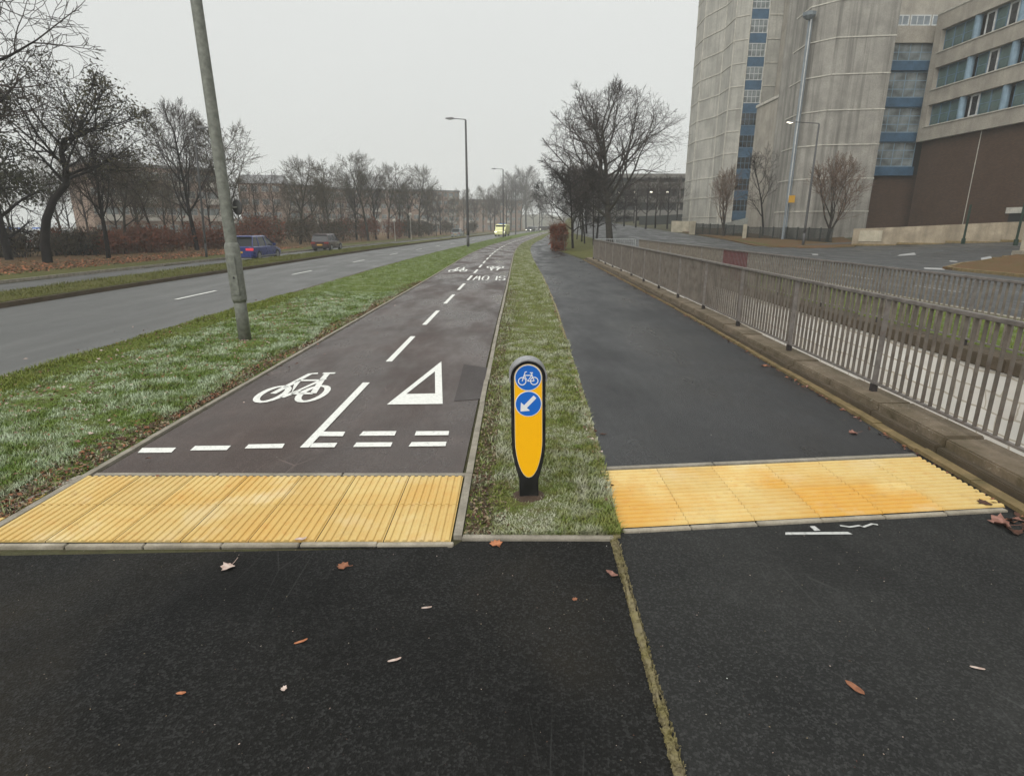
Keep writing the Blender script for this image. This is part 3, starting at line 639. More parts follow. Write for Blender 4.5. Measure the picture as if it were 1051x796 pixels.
# grass triangle behind the railings with the tree row
def draped(name, outline, m, z0, z1, kind='structure'):
    mb = MB(); mb.vprism(outline, lambda x, y: Hr(x,y)+z0, lambda x, y: Hr(x,y)+z1); o = mb.build(name, m); o['kind'] = kind; return o
strip('tree_verge', [(off(xFpR,.12),.02),(lambda y: xFpR(y)+(xr1(y)-xFpR(y))*.3, lambda x,y: Hr(x,y)+.03),(lambda y: xFpR(y)+(xr1(y)-xFpR(y))*.7, lambda x,y: Hr(x,y)+.03),(xr1, lambda x,y: Hr(x,y)+.02)], M['verge_far'], y0=33.0, y1=240)
kerbline('tree_verge_kerb', lambda y: xr1(y)+.0, .13, -.05, .12, M['kerb'], 33, 48, .9, seed=13)
# island with brown verge in front of the buildings
isl = [(19.5,47.5),(20.0,46.6),(23.5,44.6),(25.6,44.2),(26.5,45.5),(29,52),(29,60),(29.5,78),(21.6,78),(20.8,60)]
draped('building_verge', isl, M['leafy'], -.05, .10)
draped('building_verge_grass', [(20.1,47.6),(23.0,45.6),(25.0,45.3),(25.6,48),(24.3,52),(22.0,56),(20.9,56)], M['verge_far'], 0, .118)
# corner island at the right
draped('corner_island', [(18.3,24.9),(18.2,24),(18.2,8),(60,8),(60,34),(32,33.4),(27.9,31.6),(24.7,30.2),(21,27.4)], M['leafy'], -.05, .10)
kb = [(18.2,8),(18.2,23.9),(18.5,24.9),(21,27.4),(24.7,30.2),(27.9,31.6)]
mb = MB()
for (xa,ya),(xb,yb_) in zip(kb, kb[1:]):
    L = math.hypot(xb-xa,yb_-ya); n = max(1, round(L/.9)); a = math.atan2(yb_-ya,xb-xa)
    for i in range(n):
        t = (i+.5)/n; x = xa+(xb-xa)*t; y = ya+(yb_-ya)*t; mb.obox((x,y,Hr(x,y)+.06), a, L/n-.01, .14, .12)
mb.build('island_kerb', M['yellow_kerb'])['kind'] = 'structure'
SR = bpy.data.objects['side_road']
for y in range(8, 60, 4):
    x = 12.4+.0*y; flat('lane_dash', [[(x-.06,y),(x+.06,y),(x+.06,y+2),(x-.06,y+2)]], M['old_line'], SR, z=Hr(x,y+1), dz=.014)
for q in [((949,276.5),(970,277.5),(968,275.6),(948,274.8)), ((975,269),(983,269.3),(981,267.7),(974,267.3)), ((1007,268),(1018,267.5),(1016,266.3),(1006,266.8)), ((920,263),(940,262.6),(938,261.4),(920,261.8)), ((834,262),(840,262),(839,260.8),(833,260.8))]:
    P = px(*q); x = P[0][0]; y = P[0][1]; flat('lane_dash', [P], M['old_line'], SR, z=0, dz=.012); q_ = SR.children[-1].data
    for vv in q_.vertices: vv.co.z = Hr(vv.co.x, vv.co.y)+.016

# ------------------------------------------------------------------ the bollard
def arc(cx, cz, r, a0, a1, n, rz=None):
    rz = rz or r; return [(cx+r*math.cos(R(a0+(a1-a0)*i/n)), cz+rz*math.sin(R(a0+(a1-a0)*i/n))) for i in range(n+1)]
bx, by = G(542.5, 506); by += .03
bo = empty('bollard', (bx, by-.10, .01), 'black and yellow keep-left cycle bollard with two blue discs on the grass strip', 'bollard', rz=R(1.5)); bo.rotation_euler.y = R(-.9)
def hull(hw, top, sh_, ne, neck, zb):
    right = [(neck,zb),(neck,ne)]+[(neck+(hw-neck)*math.sin(t*math.pi/2)**1.0, ne+(sh_-ne)*t) for t in [.2,.4,.6,.8,1]]
    return right+arc(0, top, hw, 0, 180, 20)+[(-x, z) for x, z in reversed(right)]
MB().prism(hull(.112, .852, .42, .14, .064, -.03), -.035, .045).build('body', M['black'], bo, bevel=.006)
# grey hood over the head
o_ = arc(0, .852, .122, -12, 192, 26); i_ = arc(0, .852, .1125, -12, 192, 26)
mb = MB(); n = len(o_)
v = [(x,-.062,z) for x,z in o_]+[(x,.07,z) for x,z in o_]+[(x,-.062,z) for x,z in i_]+[(x,.07,z) for x,z in i_]
f = []
for i in range(n-1): f += [(i,i+1,n+i+1,n+i),(2*n+i,3*n+i,3*n+i+1,2*n+i+1),(i,2*n+i,2*n+i+1,i+1),(n+i,n+i+1,3*n+i+1,3*n+i)]
f += [(0,n,3*n,2*n),(n-1,3*n-1,4*n-1,2*n-1)]
mb.add(v, f); mb.build('hood', M['hood'], bo, smooth=False, bevel=.003)
def face_out(hw, cz, sh_, bot, n=12):
    half = [(hw*math.sqrt(max(0, 1-(1-t)**1.75)), bot+(sh_-bot)*t) for t in [0,.02,.06,.12,.2,.3,.42,.55,.7,.85,1]]
    return half+arc(0, cz, hw, 0, 180, 20)+[(-x, z) for x, z in reversed(half[1:])]
MB().prism(face_out(.0905,.852,.42,.158), -.0372, -.030).build('panel_edge', M['pale_edge'], bo)
fp_ = MB().prism(face_out(.0875,.852,.42,.163), -.0388, -.031).build('yellow_panel', M['yellow'], bo)
for nm, cz in (('cycle_roundel', .852), ('arrow_roundel', .678)):
    d = MB().prism(arc(0,cz,.0865,0,360,40)[:-1], -.0402, -.034).build('roundel', M['signwhite'], bo)
    MB().prism(arc(0,cz,.0815,0,360,40)[:-1], -.0414, -.035).build('blue_disc', M['blue'], d)
    mb = MB()
    if cz > .8:
        def T2(u, v): return (u*.062, cz-.042+v*.082)
        mbp = []
        for pl in [[(-.62,.26),(-.36,.84),(-.30,1.0),(-.12,1.0)],[(-.40,.72),(.38,.72)],[(-.40,.72),(-.05,.26),(.42,.78)],[(.62,.26),(.38,.72),(.34,.92)],[(.62,.26),(-.05,.26)],[(.18,.92),(.5,.92)]]:
            mbp += stroke([T2(*q) for q in pl], .006)
        for cu in (-.62,.62):
            mbp += stroke([(cu*.062+.024*math.cos(2*math.pi*i/24), cz-.042+.26*.082+.024*math.sin(2*math.pi*i/24)) for i in range(25)], .006)
        for j, p in enumerate(mbp): mb.prism(p, -.0426-.00003*j, -.040)
        mb.build('cycle_symbol', M['signwhite'], d)
    else:
        pts = [(-.052,-.050),(-.048,.012),(-.028,-.008),(.034,.056),(.052,.038),(-.010,-.026),(.010,-.046)]
        # arrow pointing down and to the left
        mb.prism([(x, cz+z) for x, z in pts], -.0426, -.040); mb.build('arrow_symbol', M['signwhite'], d)
MB().lathe((0,0,0), [(.15,-.01),(.12,.006),(.09,.018),(.05,.022)], 9).build('soil_collar', M['brownleaf'] if False else stone('bare_soil', (.07,.045,.03), sc=20), bo)

# ------------------------------------------------------------------ lamp columns
def lamp_column(loc, H, label, arm, rz=0, dark=False, lit=False, detail=False, group='street lamp columns', lean=0, r0=None):
    m = M['post_dark'] if dark else M['post_grey']
    t = empty('lamp_column', loc, label, 'street lamp', group, rz); t.rotation_euler.y = lean
    rb = r0 or .10
    MB().lathe((0,0,0), [(rb*1.0,-.05),(rb*.98,.5),(rb*1.0,.98)], 20).build('base', m, t, smooth=True)
    if detail: 
        MB().lathe((0,0,0), [(rb*1.02,.62),(rb*1.18,.68),(rb*1.18,1.46),(rb*1.05,1.52),(rb*.85,1.55)], 20).build('base_sleeve', m, t, smooth=True)
        d = MB().box(-.055,.055,-.122,-.09,.74,1.36).build('access_door', m, t, bevel=.008)
        MB().box(-.012,.012,-.128,-.118,1.0,1.03).build('lock', M['black'], d)
        sgn = MB(); sgn.tube([(.145,.03,2.06),(.158,.045,2.06)], [.115,.115], 28); s_ = sgn.build('sign_plate', M['post_dark'], t)
        MB().tube([(.05,.0,2.06),(.150,.035,2.06)], .012, 6).build('clamp', m, s_)
        MB().tube([(0,0,2.04),(0,0,2.08)], .088, 20).build('band', m, t)
    MB().tube([(0,0,.98),(0,0,1.5),(0,0,H*.5),(0,0,H-.05)], [rb*.95,rb*.92,rb*.80,rb*.62], 20, tw=0).build('pole', m, t, smooth=True)
    MB().tube([(0,0,H-.1),(0,0,H),(-arm*.5,0,H+.05),(-arm,0,H+.09)], [rb*.5,.035,.03,.03], 10).build('arm', m, t, smooth=True)
    hd = MB().prism([(-arm+.05,H+.05),(-arm+.05,H+.14),(-arm-.15,H+.19),(-arm-.62,H+.14),(-arm-.66,H+.08),(-arm-.2,H+.03)], -.13, .13).build('lantern', M['lantern'], t, bevel=.015)
    MB().prism([(-arm-.12,H+.035),(-arm-.12,H+.05),(-arm-.56,H+.085),(-arm-.56,H+.06),(-arm-.3,H+.005)], -.09, .09).build('lamp_glass', M['lamp_lit'] if lit else M['glass'], hd)
    return t
gx, gy = G(250.5, 350)
lamp_column((gx, gy+.05, 0), 10, 'weathered grey lamp column in the near verge with a round black disc on its right side', .9, detail=True, r0=.095, lean=R(-.9), rz=R(8))
lamp_column((-3.75, 50.6, 0), 10, 'tall lamp column standing where the grass verge narrows, first beyond the near one', 1.0, dark=True, rz=R(-5), r0=.12)
lamp_column((-1.3, 89, 0), 9.6, 'lamp column behind the yellow van beside the cycle path', 1.1, dark=True, rz=R(-15), r0=.12)
lamp_column((.75, 121, 0), 9.6, 'faint distant lamp column just right of the yellow van', 1.1, dark=True, rz=R(-20), r0=.12)
lamp_column((7.5, 163, 0), 9.6, 'faintest lamp column far along the hazy verge by the cycle path', 1.1, dark=True, rz=R(-25), r0=.12)
lamp_column((22.9, 46.6, Hr(22.9,46.6)+.1), 8.85, 'lit lamp column on the brown verge in front of the concrete drum', 1.9, lit=True, dark=True, rz=R(3), r0=.10)
lamp_column((-22.1, 42.6, -.45), 8.6, 'slim lamp column behind the near one across the dual carriageway', .3, rz=R(180), dark=True, r0=.085, lean=R(-2.6))

# ------------------------------------------------------------------ vehicles
def car(loc, rz, L, W_, Ht, paint_, label, kind='suv', tail=M['tail'], faces='rear', cat='car'):
    t = empty('parked_car' if False else 'car', loc, label, cat, 'vehicles on the dual carriageway', rz)
    # stations along +Y (front) : y, sill, belt, half width at belt
    gc = .22; belt = Ht*.60
    st = [(-L/2,.45,belt*.93,W_*.42),(-L/2+.05,.30,belt*.99,W_*.47),(-L/2+.35,.24,belt*1.0,W_*.5),(-L*.2,gc,belt,W_*.5),(L*.12,gc,belt*.985,W_*.5),(L*.22,gc,belt*.97,W_*.495),(L*.36,.24,belt*.86,W_*.48),(L/2-.12,.28,belt*.76,W_*.45),(L/2,.40,belt*.62,W_*.39)]
    if kind == 'van': st = [(-L/2,.35,Ht*.95,W_*.47),(-L/2+.1,.28,Ht*.98,W_*.5),(0,.26,Ht*.99,W_*.5),(L*.22,.26,Ht*.97,W_*.5),(L*.34,.26,Ht*.62,W_*.49),(L/2-.1,.28,Ht*.5,W_*.47),(L/2,.35,Ht*.42,W_*.42)]
    v = []; n = 9
    for y, zb, zt, hw in st:
        zm = (zb+zt)/2
        v += [(-hw*.9,y,zb),(-hw,y,zb+.12),(-hw*1.0,y,zm),(-hw*.98,y,zt-.08),(-hw*.88,y,zt),(hw*.88,y,zt),(hw*.98,y,zt-.08),(hw,y,zm),(hw,y,zb+.12),(hw*.9,y,zb)]
    n = 10; f = []
    for i in range(len(st)-1):
        for j in range(n): f.append((i*n+j, i*n+(j+1)%n, (i+1)*n+(j+1)%n, (i+1)*n+j))
    f += [tuple(range(n-1,-1,-1)), tuple(range((len(st)-1)*n, len(st)*n))]
    m = MB(); m.v = v; m.f = f; body = m.build('body', paint_, t, smooth=False, bevel=.0)
    md = body.modifiers.new('bevel', 'BEVEL'); md.width = .035; md.segments = 2; md.limit_method = 'ANGLE'; md.angle_limit = R(25)
    if kind != 'van':
        gr = {'suv': [(-L/2+.08,-L/2+.62),(L*.27,L*.05)], 'hatch': [(-L/2+.08,-L/2+.30),(L*.26,L*.08)]}[kind]
        def ring(z, yr, yf, hw): return [(-hw,yr,z),(hw,yr,z),(hw,yf,z),(-hw,yf,z)]
        b_ = ring(belt-.05, gr[0][0], gr[1][0], W_*.46); tp = ring(Ht-.06, gr[0][1], gr[1][1], W_*.37)
        g = MB().add(b_+tp, [(0,1,5,4),(1,2,6,5),(2,3,7,6),(3,0,4,7),(4,5,6,7)]).build('windows', M['carglass'], t)
        r_ = MB(); a_ = ring(Ht-.075, gr[0][1]-.05, gr[1][1]+.05, W_*.385); c_ = ring(Ht, gr[0][1]+.12, gr[1][1]-.2, W_*.33)
        r_.add(a_+c_, [(0,3,2,1),(0,1,5,4),(1,2,6,5),(2,3,7,6),(3,0,4,7),(4,5,6,7)]).build('roof', paint_, t)
        # pillars
        pm = MB()
        for sx in (-1, 1):
            for yb_, yt_ in ((gr[0][0]+.03, gr[0][1]+.02), (gr[1][0]-.04, gr[1][1]), (L*-.02, -L*.03), (-L*.26, -L*.24)):
                pm.tube([(sx*W_*.462,yb_,belt-.05),(sx*W_*.375,yt_,Ht-.06)], .035, 5)
        pm.build('pillars', paint_, t)
        MB().box(-W_*.36,W_*.36,gr[0][1]-.17,gr[0][1]+.0,Ht-.07,Ht-.04).build('spoiler', paint_, t)
        for sx in (-1, 1): MB().box(sx*W_*.5-.0 if sx > 0 else -W_*.5-.16, sx*W_*.5+.16 if sx > 0 else -W_*.5, L*.15, L*.22, belt-.02, belt+.14).build('wing_mirror', paint_, t, bevel=.03)
        for sx in (-1, 1): MB().box(min(sx*W_*.505,sx*W_*.49), max(sx*W_*.505,sx*W_*.49), -L*.32, L*.28, .30, .38).build('sill_trim', M['rim'] if kind == 'suv' else M['black'], t)
    else:
        MB().box(-W_*.44,W_*.44,L*.245,L*.29,Ht*.66,Ht*.90).build('windscreen', M['carglass'], t)
        MB().box(-W_*.3,W_*.3,-.3,.3,Ht*.985,Ht*1.04).build('roof_bar', M['blue'], t)
    for sx in (-1, 1):
        for yy in (-L*.31, L*.31):
            rw_ = Ht*.21; w = MB().tube([(sx*(W_/2-.20),yy,rw_),(sx*(W_/2+.004),yy,rw_)], rw_, 20).build('wheel', M['tyre'], t)
            MB().tube([(sx*(W_/2-.1),yy,rw_),(sx*(W_/2+.012),yy,rw_)], rw_*.62, 14).build('rim', M['rim'], w)
        yz = belt*.80
        MB().box(min(sx*W_*.24,sx*W_*.49), max(sx*W_*.24,sx*W_*.49), -L/2-.02, -L/2+.16, yz-.08, yz+.09).build('tail_light', tail, t, bevel=.02)
        MB().box(min(sx*W_*.26,sx*W_*.45), max(sx*W_*.26,sx*W_*.45), L/2-.24, L/2-.01+.02, belt*.60-.07, belt*.60+.06).build('headlight', M['head_lit'] if faces == 'front' else M['rim'], t, bevel=.02)
    MB().box(-.26,.26,-L/2-.035,-L/2+.06,belt*.62-.06,belt*.62+.06).build('number_plate', M['yellow_sign'] if faces == 'rear' else M['black'], t)
    MB().box(-W_*.44,W_*.44,-L/2-.06,-L/2+.12,.30,.46).build('rear_bumper', M['black'] if kind != 'suv' else paint_, t, bevel=.03)
    return t
car((-18.35, 42.2, -.6), R(-1), 4.9, 1.93, 1.70, M['car_blue'], 'dark blue estate car with a lit red tail lamp on the far carriageway', 'suv', tail=M['tail_lit'])
car((-18.2, 58.4, -.6), R(-3), 4.1, 1.75, 1.58, M['car_red'], 'dark brownish red hatchback driving ahead of the blue car', 'hatch')
car((-10.9, 120, -.6), R(-8), 4.5, 1.85, 1.75, M['car_grey'], 'hazy silver car far off on the far carriageway', 'suv')
car((-1.75, 106, -.1), R(170), 4.8, 1.95, 2.1, M['car_yellow'], 'high visibility yellow van with headlamps on coming along the near carriageway', 'van', faces='front', cat='van')
for i, (y, p, lb) in enumerate([(176,'car_dark','distant dark car in the hazy queue, nearest of the row'),(186,'car_white','distant white car in the hazy queue behind the dark car'),(205,'car_red','distant reddish car in the middle of the hazy queue'),(222,'car_dark','small dark car near the end of the hazy queue'),(238,'car_white','farthest pale car where the road bends into the haze')]):
    car((xKerbN(y)-2.0-(i%2)*.4, y, -.1), R(160-i*4), 4.3, 1.8, 1.5, M[p], lb, 'hatch', faces='front')

# ------------------------------------------------------------------ trees
class Grow:
    def __init__(s, seed): s.r = random.Random(seed); s.tr = MB(); s.cr = MB(); s.tips = []; s.count = 0
    def rv(s): return Vector((s.r.gauss(0,1), s.r.gauss(0,1), s.r.gauss(0,1)))
    def branch(s, p, d, L, r, lvl, P):
        n = max(2, min(7, int(round(L/P['seg'][lvl])))); st = L/n; pts = [p.copy()]; rs = [r]; q = p.copy(); d = d.normalized()
        for i in range(n):
            d = (d+s.rv()*P['wig'][lvl]+Vector((0,0,P['up'][lvl]))).normalized(); q = q+d*st; pts.append(q.copy()); rs.append(max(r*(1-P['taper']*(i+1)/n), P['rmin']))
            if lvl > 0 and P['env'](q) > 1: n = i+1; break
        s.count += 1
        (s.tr if lvl <= P['trl'] else s.cr).tube(pts, rs, (9,7,5,3,3,3)[lvl], caps=False)
        if lvl >= P['lv']: s.tips.append(pts[-1]); s.tips.append(pts[len(pts)//2]); return
        nc = P['nc'][lvl]; nc = max(1, int(nc*s.r.uniform(.8,1.2)*(min(1, L/P['seg'][lvl]/3+.3)))); az = s.r.uniform(0, 6.28)
        for k_ in range(nc):
            t = P['t0'][lvl]+(1-P['t0'][lvl])*(k_+s.r.uniform(.2,1))/nc; t = min(t, .99); x = t*n; i = min(int(x), n-1); bp = pts[i].lerp(pts[i+1], x-i); bd = (pts[i+1]-pts[i]).normalized()
            az += 2.4+s.r.uniform(-.5,.5); o = bd.orthogonal().normalized(); o = Matrix.Rotation(az, 3, bd) @ o
            an = R(s.r.uniform(*P['ang'][lvl])); cd = bd*math.cos(an)+o*math.sin(an)
            if lvl == 0: Lc = P['L1'](bp, t)
            else: Lc = L*s.r.uniform(*P['ratio'])*(1-.45*t)
            if Lc < .12: continue
            s.branch(bp, cd, Lc, max(rs[i]*P['rr'][lvl], P['rmin']), lvl+1, P)
        if lvl > 0:   # leader carries on
            s.branch(pts[-1], d, L*.55, rs[-1], lvl+1, P)
def ell(cx, cy, cz, rx, ry, rz):
    return lambda q: ((q.x-cx)/rx)**2+((q.y-cy)/ry)**2+((q.z-cz)/rz)**2
def spec(H, Rr, base, **k):
    P = dict(seg=(H/7,Rr/5,.5,.35,.25,.2), wig=(.05,.12,.16,.2,.2,.2), up=(.05,.10,.05,.03,.02,.0), taper=.75, rmin=.012, trl=1, lv=4, nc=(13,7,6,4,3), t0=(base/H,.2,.15,.1,.1), ang=((35,60),(30,55),(30,60),(30,65),(30,60)), ratio=(.5,.75), rr=(.55,.6,.6,.6,.6),
             env=ell(0,0,(H+base)/2,Rr,Rr,(H-base)/2*1.08), L1=lambda p, t: Rr*1.15*(1-.45*t))
    P.update(k); return P
TREES = {}
def tree_mesh(key, seed, H, r0, P, barkm, twigm, path=None, leaves=None, lean=(0,0)):
    g = Grow(seed)
    if path:      # hand-shaped trunk, with limbs growing from it
        pts = [Vector(p) for p in path]; rs = [r0*(1-.75*i/(len(pts)-1)) for i in range(len(pts))]
        # subdivide smoothly
        g.tr.tube(pts, rs, 9, caps=False)
        az = 0
        for i in range(2, len(pts)):
            for k_ in range(P['limbs']):
                az += 2.4; bd = (pts[i]-pts[i-1]).normalized(); o = Matrix.Rotation(az, 3, bd) @ bd.orthogonal().normalized(); an = R(g.r.uniform(35,70))
                bp = pts[i-1].lerp(pts[i], g.r.random())
                if bp.z > P['zmin']: g.branch(bp, bd*math.cos(an)+o*math.sin(an), P['L1'](bp, .3), rs[i]*.6, 1, P)
    else: g.branch(Vector((0,0,-.15)), Vector((lean[0],lean[1],1)), H*P.get('lead', .92), r0, 0, P)
    # flare at the foot
    trm = g.tr.mesh('trunk', barkm, True); crm = g.cr.mesh('crown', twigm, False); lf = None
    if leaves:
        m_, cnt, size, zmin = leaves; L = MB(); rr_ = g.r; tips = [t for t in g.tips if t.z > zmin]
        for i in range(cnt):
            t = rr_.choice(tips); c = t+g.rv()*.28; a = g.rv().normalized(); b = a.cross(g.rv()).normalized(); s_ = size*rr_.uniform(.6,1.3)
            L.add([c-a*s_, c+b*s_*.5, c+a*s_, c-b*s_*.5], [(0,1,2,3)])
        lf = L.mesh('leaves', m_)
    TREES[key] = (trm, crm, lf)
def plant_tree(key, loc, rz, label, sc=1, group='bare trees', name='bare_tree', cat='tree'):
    t = empty(name, loc, label, cat, group, rz); trm, crm, lf = TREES[key]
    if sc != 1: t.scale = sc if hasattr(sc, '__len__') else (sc,)*3
    put('trunk', trm, t); put('crown', crm, t)
    if lf: put('leaves', lf, t)
    return t
# the big tree behind the railings
tree_mesh('big', 8, 15.5, .36, spec(15.5, 7.0, 3.2, nc=(24,9,6,3,3), lv=4, up=(.02,.09,.05,.03,.02,.0), L1=lambda p, t: 9.0*(1-.35*t), ang=((38,66),(25,48),(30,55),(30,60),(30,60)), env=lambda q: ((q.x-.3)/6.9)**2+((q.y)/6.7)**2+((q.z-9.2)/6.4)**2, rmin=.011, lead=.82, t0=(.2,.2,.15,.1,.1)), M['bark'], M['twig'])
tree_mesh('medA', 21, 11, .20, spec(11, 4.2, 2.6, nc=(12,8,6,4,2), up=(.04,.2,.1,.06,.03,0), ang=((30,50),(25,45),(30,50),(30,60),(30,60))), M['bark_dark'], M['twig'])
tree_mesh('medB', 33, 10, .17, spec(10, 4.0, 2.8, nc=(12,8,6,4,3), up=(.04,.16,.08,.05,.03,0)), M['bark'], M['twig_grey'])
tree_mesh('medC', 47, 8, .13, spec(8, 3.0, 2.2, nc=(10,6,5,3,2), up=(.03,.15,.08,.05,.03,0)), M['bark_dark'], M['twig'])
tree_mesh('spread', 52, 7.5, .16, spec(7.5, 5.2, 1.6, nc=(16,9,6,4,2), up=(.03,.05,.04,.03,.02,0), ang=((50,80),(30,55),(30,60),(30,65),(30,60)), L1=lambda p, t: 5.6*(1-.3*t)), M['bark_dark'], M['twig_dark'], lean=(.1,0))
tree_mesh('vase', 63, 6.2, .15, spec(6.2, 2.6, .9, nc=(10,7,5,3,2), up=(.02,.22,.12,.06,.03,0), ang=((20,42),(15,35),(20,40),(25,50),(30,60)), L1=lambda p, t: 3.8, lead=.5, env=ell(0,0,3.6,2.6,2.6,2.9)), M['bark'], M['twig_warm'])
tree_mesh('slim', 71, 8.5, .10, spec(8.5, 1.9, 2.2, nc=(10,6,4,3,2), up=(.02,.2,.1,.06,.03,0), ang=((30,50),(25,45),(30,50),(30,60),(30,60)), L1=lambda p, t: 2.4), M['bark_dark'], M['twig'])
tree_mesh('leafyA', 82, 11.5, .30, spec(11.5, 5.4, 4, limbs=4, zmin=5.2, nc=(9,6,4,3,2), up=(.03,.05,.03,.02,.02,0), L1=lambda p, t: 4.4, env=lambda q: ((q.x-2.6)/4.9)**2+(q.y/4.4)**2+((q.z-8.0)/3.9)**2), M['bark_dark'], M['twig_dark'],
          path=[(0,0,-.2),(.1,0,1.5),(.45,.1,3.0),(1.1,.2,4.3),(2.1,.2,5.3),(2.35,.1,6.3),(2.2,.2,7.4),(2.6,.1,8.2),(3.8,0,8.4),(4.6,.3,9.0)], leaves=(M['leaf_olive'], 2800, .11, 5.6))
tree_mesh('dark', 94, 9.5, .24, spec(9.5, 3.4, 1.4, nc=(14,7,5,4,3), up=(.03,.0,.0,.0,.0,0), ang=((55,85),(35,60),(30,60),(30,60),(30,60)), L1=lambda p, t: 3.6*(1-.4*t)), M['bark_dark'], M['twig_dark'], leaves=(M['leaf_dark'], 6000, .12, 3.4))
tree_mesh('over', 101, 13, .3, spec(13, 6.5, 4, nc=(13,7,5,4,3), up=(.04,.04,.04,.03,.02,0), ang=((45,75),(30,50),(30,55),(30,60),(30,60)), L1=lambda p, t: 7.5*(1-.35*t)), M['bark_dark'], M['twig'])
def at(pxx, z, h=0):
    """world x,y for horizontal pixel at the eye line and depth z along the view axis"""
    y = z/math.cos(PITCH)-.27*(CH-h); return ((pxx-CX)/FPX*z, y)
def LT_(pxx, z): x, y = at(pxx, z); return (x, y, -.44)
# right side
x, y = at(626, 58); plant_tree('big', (x, y, Hr(x,y)), 1.0, 'tall bare tree with a wide round crown behind the end of the railings', (1,1,.89))
x, y = at(588, 46); plant_tree('spread', (x, y, 0), 2.2, 'low dark spreading tree leaning over the footpath beside the russet hedge', (.66,.66,.76), name='spreading_tree')
x, y = at(612, 66); plant_tree('spread', (x, y, Hr(x,y)), .4, 'spreading tree behind the low one in the row by the footpath', (.85,.85,.85), name='spreading_tree')
x, y = at(602, 84); plant_tree('spread', (x, y, Hr(x,y)), 3.4, 'farther spreading tree deep in the row by the footpath', (1.0,1.0,1.05), name='spreading_tree')
for i, (p, z, k_) in enumerate([(609,52,'slim'),(600,56,'slim'),(597,62,'medC'),(592,70,'slim'),(588,80,'medC'),(596,100,'medB'),(603,120,'medB'),(590,140,'medA')]):
    x, y = at(p, z); plant_tree(k_, (x, y, Hr(x,y)), i*1.3, ['first','second','third','fourth','fifth','sixth','seventh','last'][i]+' slender trunk counted away along the tree row left of the big tree', (.75,.75,.85) if i < 5 else 1.0, name='young_tree', group='row of trees beyond the railings')
x, y = at(742, 60); plant_tree('vase', (x, y, Hr(x,y)), .5, 'small bare vase shaped tree before the tower, leftmost of the three behind the fence', .95, name='small_tree', group='small trees by the buildings')
x, y = at(782, 57); plant_tree('slim', (x, y, Hr(x,y)), 1.5, 'thin dark leaning tree between tower and concrete drum', (1.1,1.1,.95), name='small_tree', group='small trees by the buildings')
x, y = at(848, 47.5); plant_tree('vase', (x, y, Hr(x,y)), 2.5, 'reddish bare fan shaped tree in front of the concrete drum', (1.1,1.1,.95), name='small_tree', group='small trees by the buildings')
for i, (p, z) in enumerate([(640,96),(652,90),(662,84),(672,88),(684,84),(693,95),(650,112),(676,108)]):
    x, y = at(p, z); plant_tree('medC', (x, y, Hr(x,y)), i*2.1, ['first','second','third','fourth','fifth','sixth','seventh','eighth'][i]+' small tree from the left in front of the grey car park', (1.1,1.1,.85), name='small_tree', group='small trees before the car park')
# left side
plant_tree('leafyA', LT_(47, 35.2), 0, 'crooked dark tree with a bent trunk still holding dull leaves', (.93,.93,.86), name='leafy_tree')
plant_tree('dark', LT_(8, 38), 1.0, 'very dark evergreen tree at the left edge', (1.0,1.0,1.05), name='dark_tree')
plant_tree('dark', LT_(-40, 42), 2.0, 'very dark evergreen cut by the left edge of the picture', 1.1, name='dark_tree')
plant_tree('over', LT_(-62, 27), .6, 'bare tree off the left edge whose long twigs reach over the corner', 1.15)
plant_tree('medA', LT_(110, 40), .4, 'dark bare tree with a straight trunk right of the crooked tree', .78)
plant_tree('medB', LT_(128, 47), 2.9, 'slighter bare tree standing right behind the crooked one', .75)
plant_tree('slim', LT_(160, 50), 1.4, 'thin young tree between the crooked tree and the tall bare one', 1.0)
plant_tree('medA', LT_(202, 53), 2.0, 'tall bare tree with upswept branches left of the lamp column', (1.0,1.0,1.05))
plant_tree('medB', LT_(236, 56), 1.1, 'wide bare tree right behind the near lamp column', (1.2,1.2,1.07))
plant_tree('medC', LT_(266, 66), 2.0, 'small forked tree behind the blue car', .9)
plant_tree('medB', LT_(308, 70), 3.0, 'pale trunked tree between the blue and red cars', (1.1,1.1,.93))
lefts2 = [(66,60,'medB',.95,'behind the white van and the crooked tree'),(92,66,'medC',1.2,'between the crooked and the straight dark trunks'),(122,58,'medC',1.0,'behind the russet shrubs right of the straight dark trunk'),(146,70,'medA',.85,'in front of the left end of the near brick flats'),(170,62,'medB',.8,'before the near brick flats, left of the tall bare tree'),(190,74,'medC',1.2,'before the near brick flats, behind the tall bare tree'),(218,68,'medC',1.1,'before the right end of the near brick flats'),(248,76,'medB',.85,'in the gap between the two nearer brick flats'),(284,82,'medC',1.2,'before the gabled brick flats'),(296,92,'medB',.9,'at the corner of the gabled flats'),(322,90,'medC',1.2,'right of the pale trunked tree'),(334,98,'medB',1.0,'above the roof of the red car, farther back')]
for i, (p, z, k_, s_, w) in enumerate(lefts2):
    x, y = at(p, z); plant_tree(k_, (x, y, -.44), i*2.3+1, 'background bare tree '+w, s_*.9, group='bare trees in front of the brick flats')
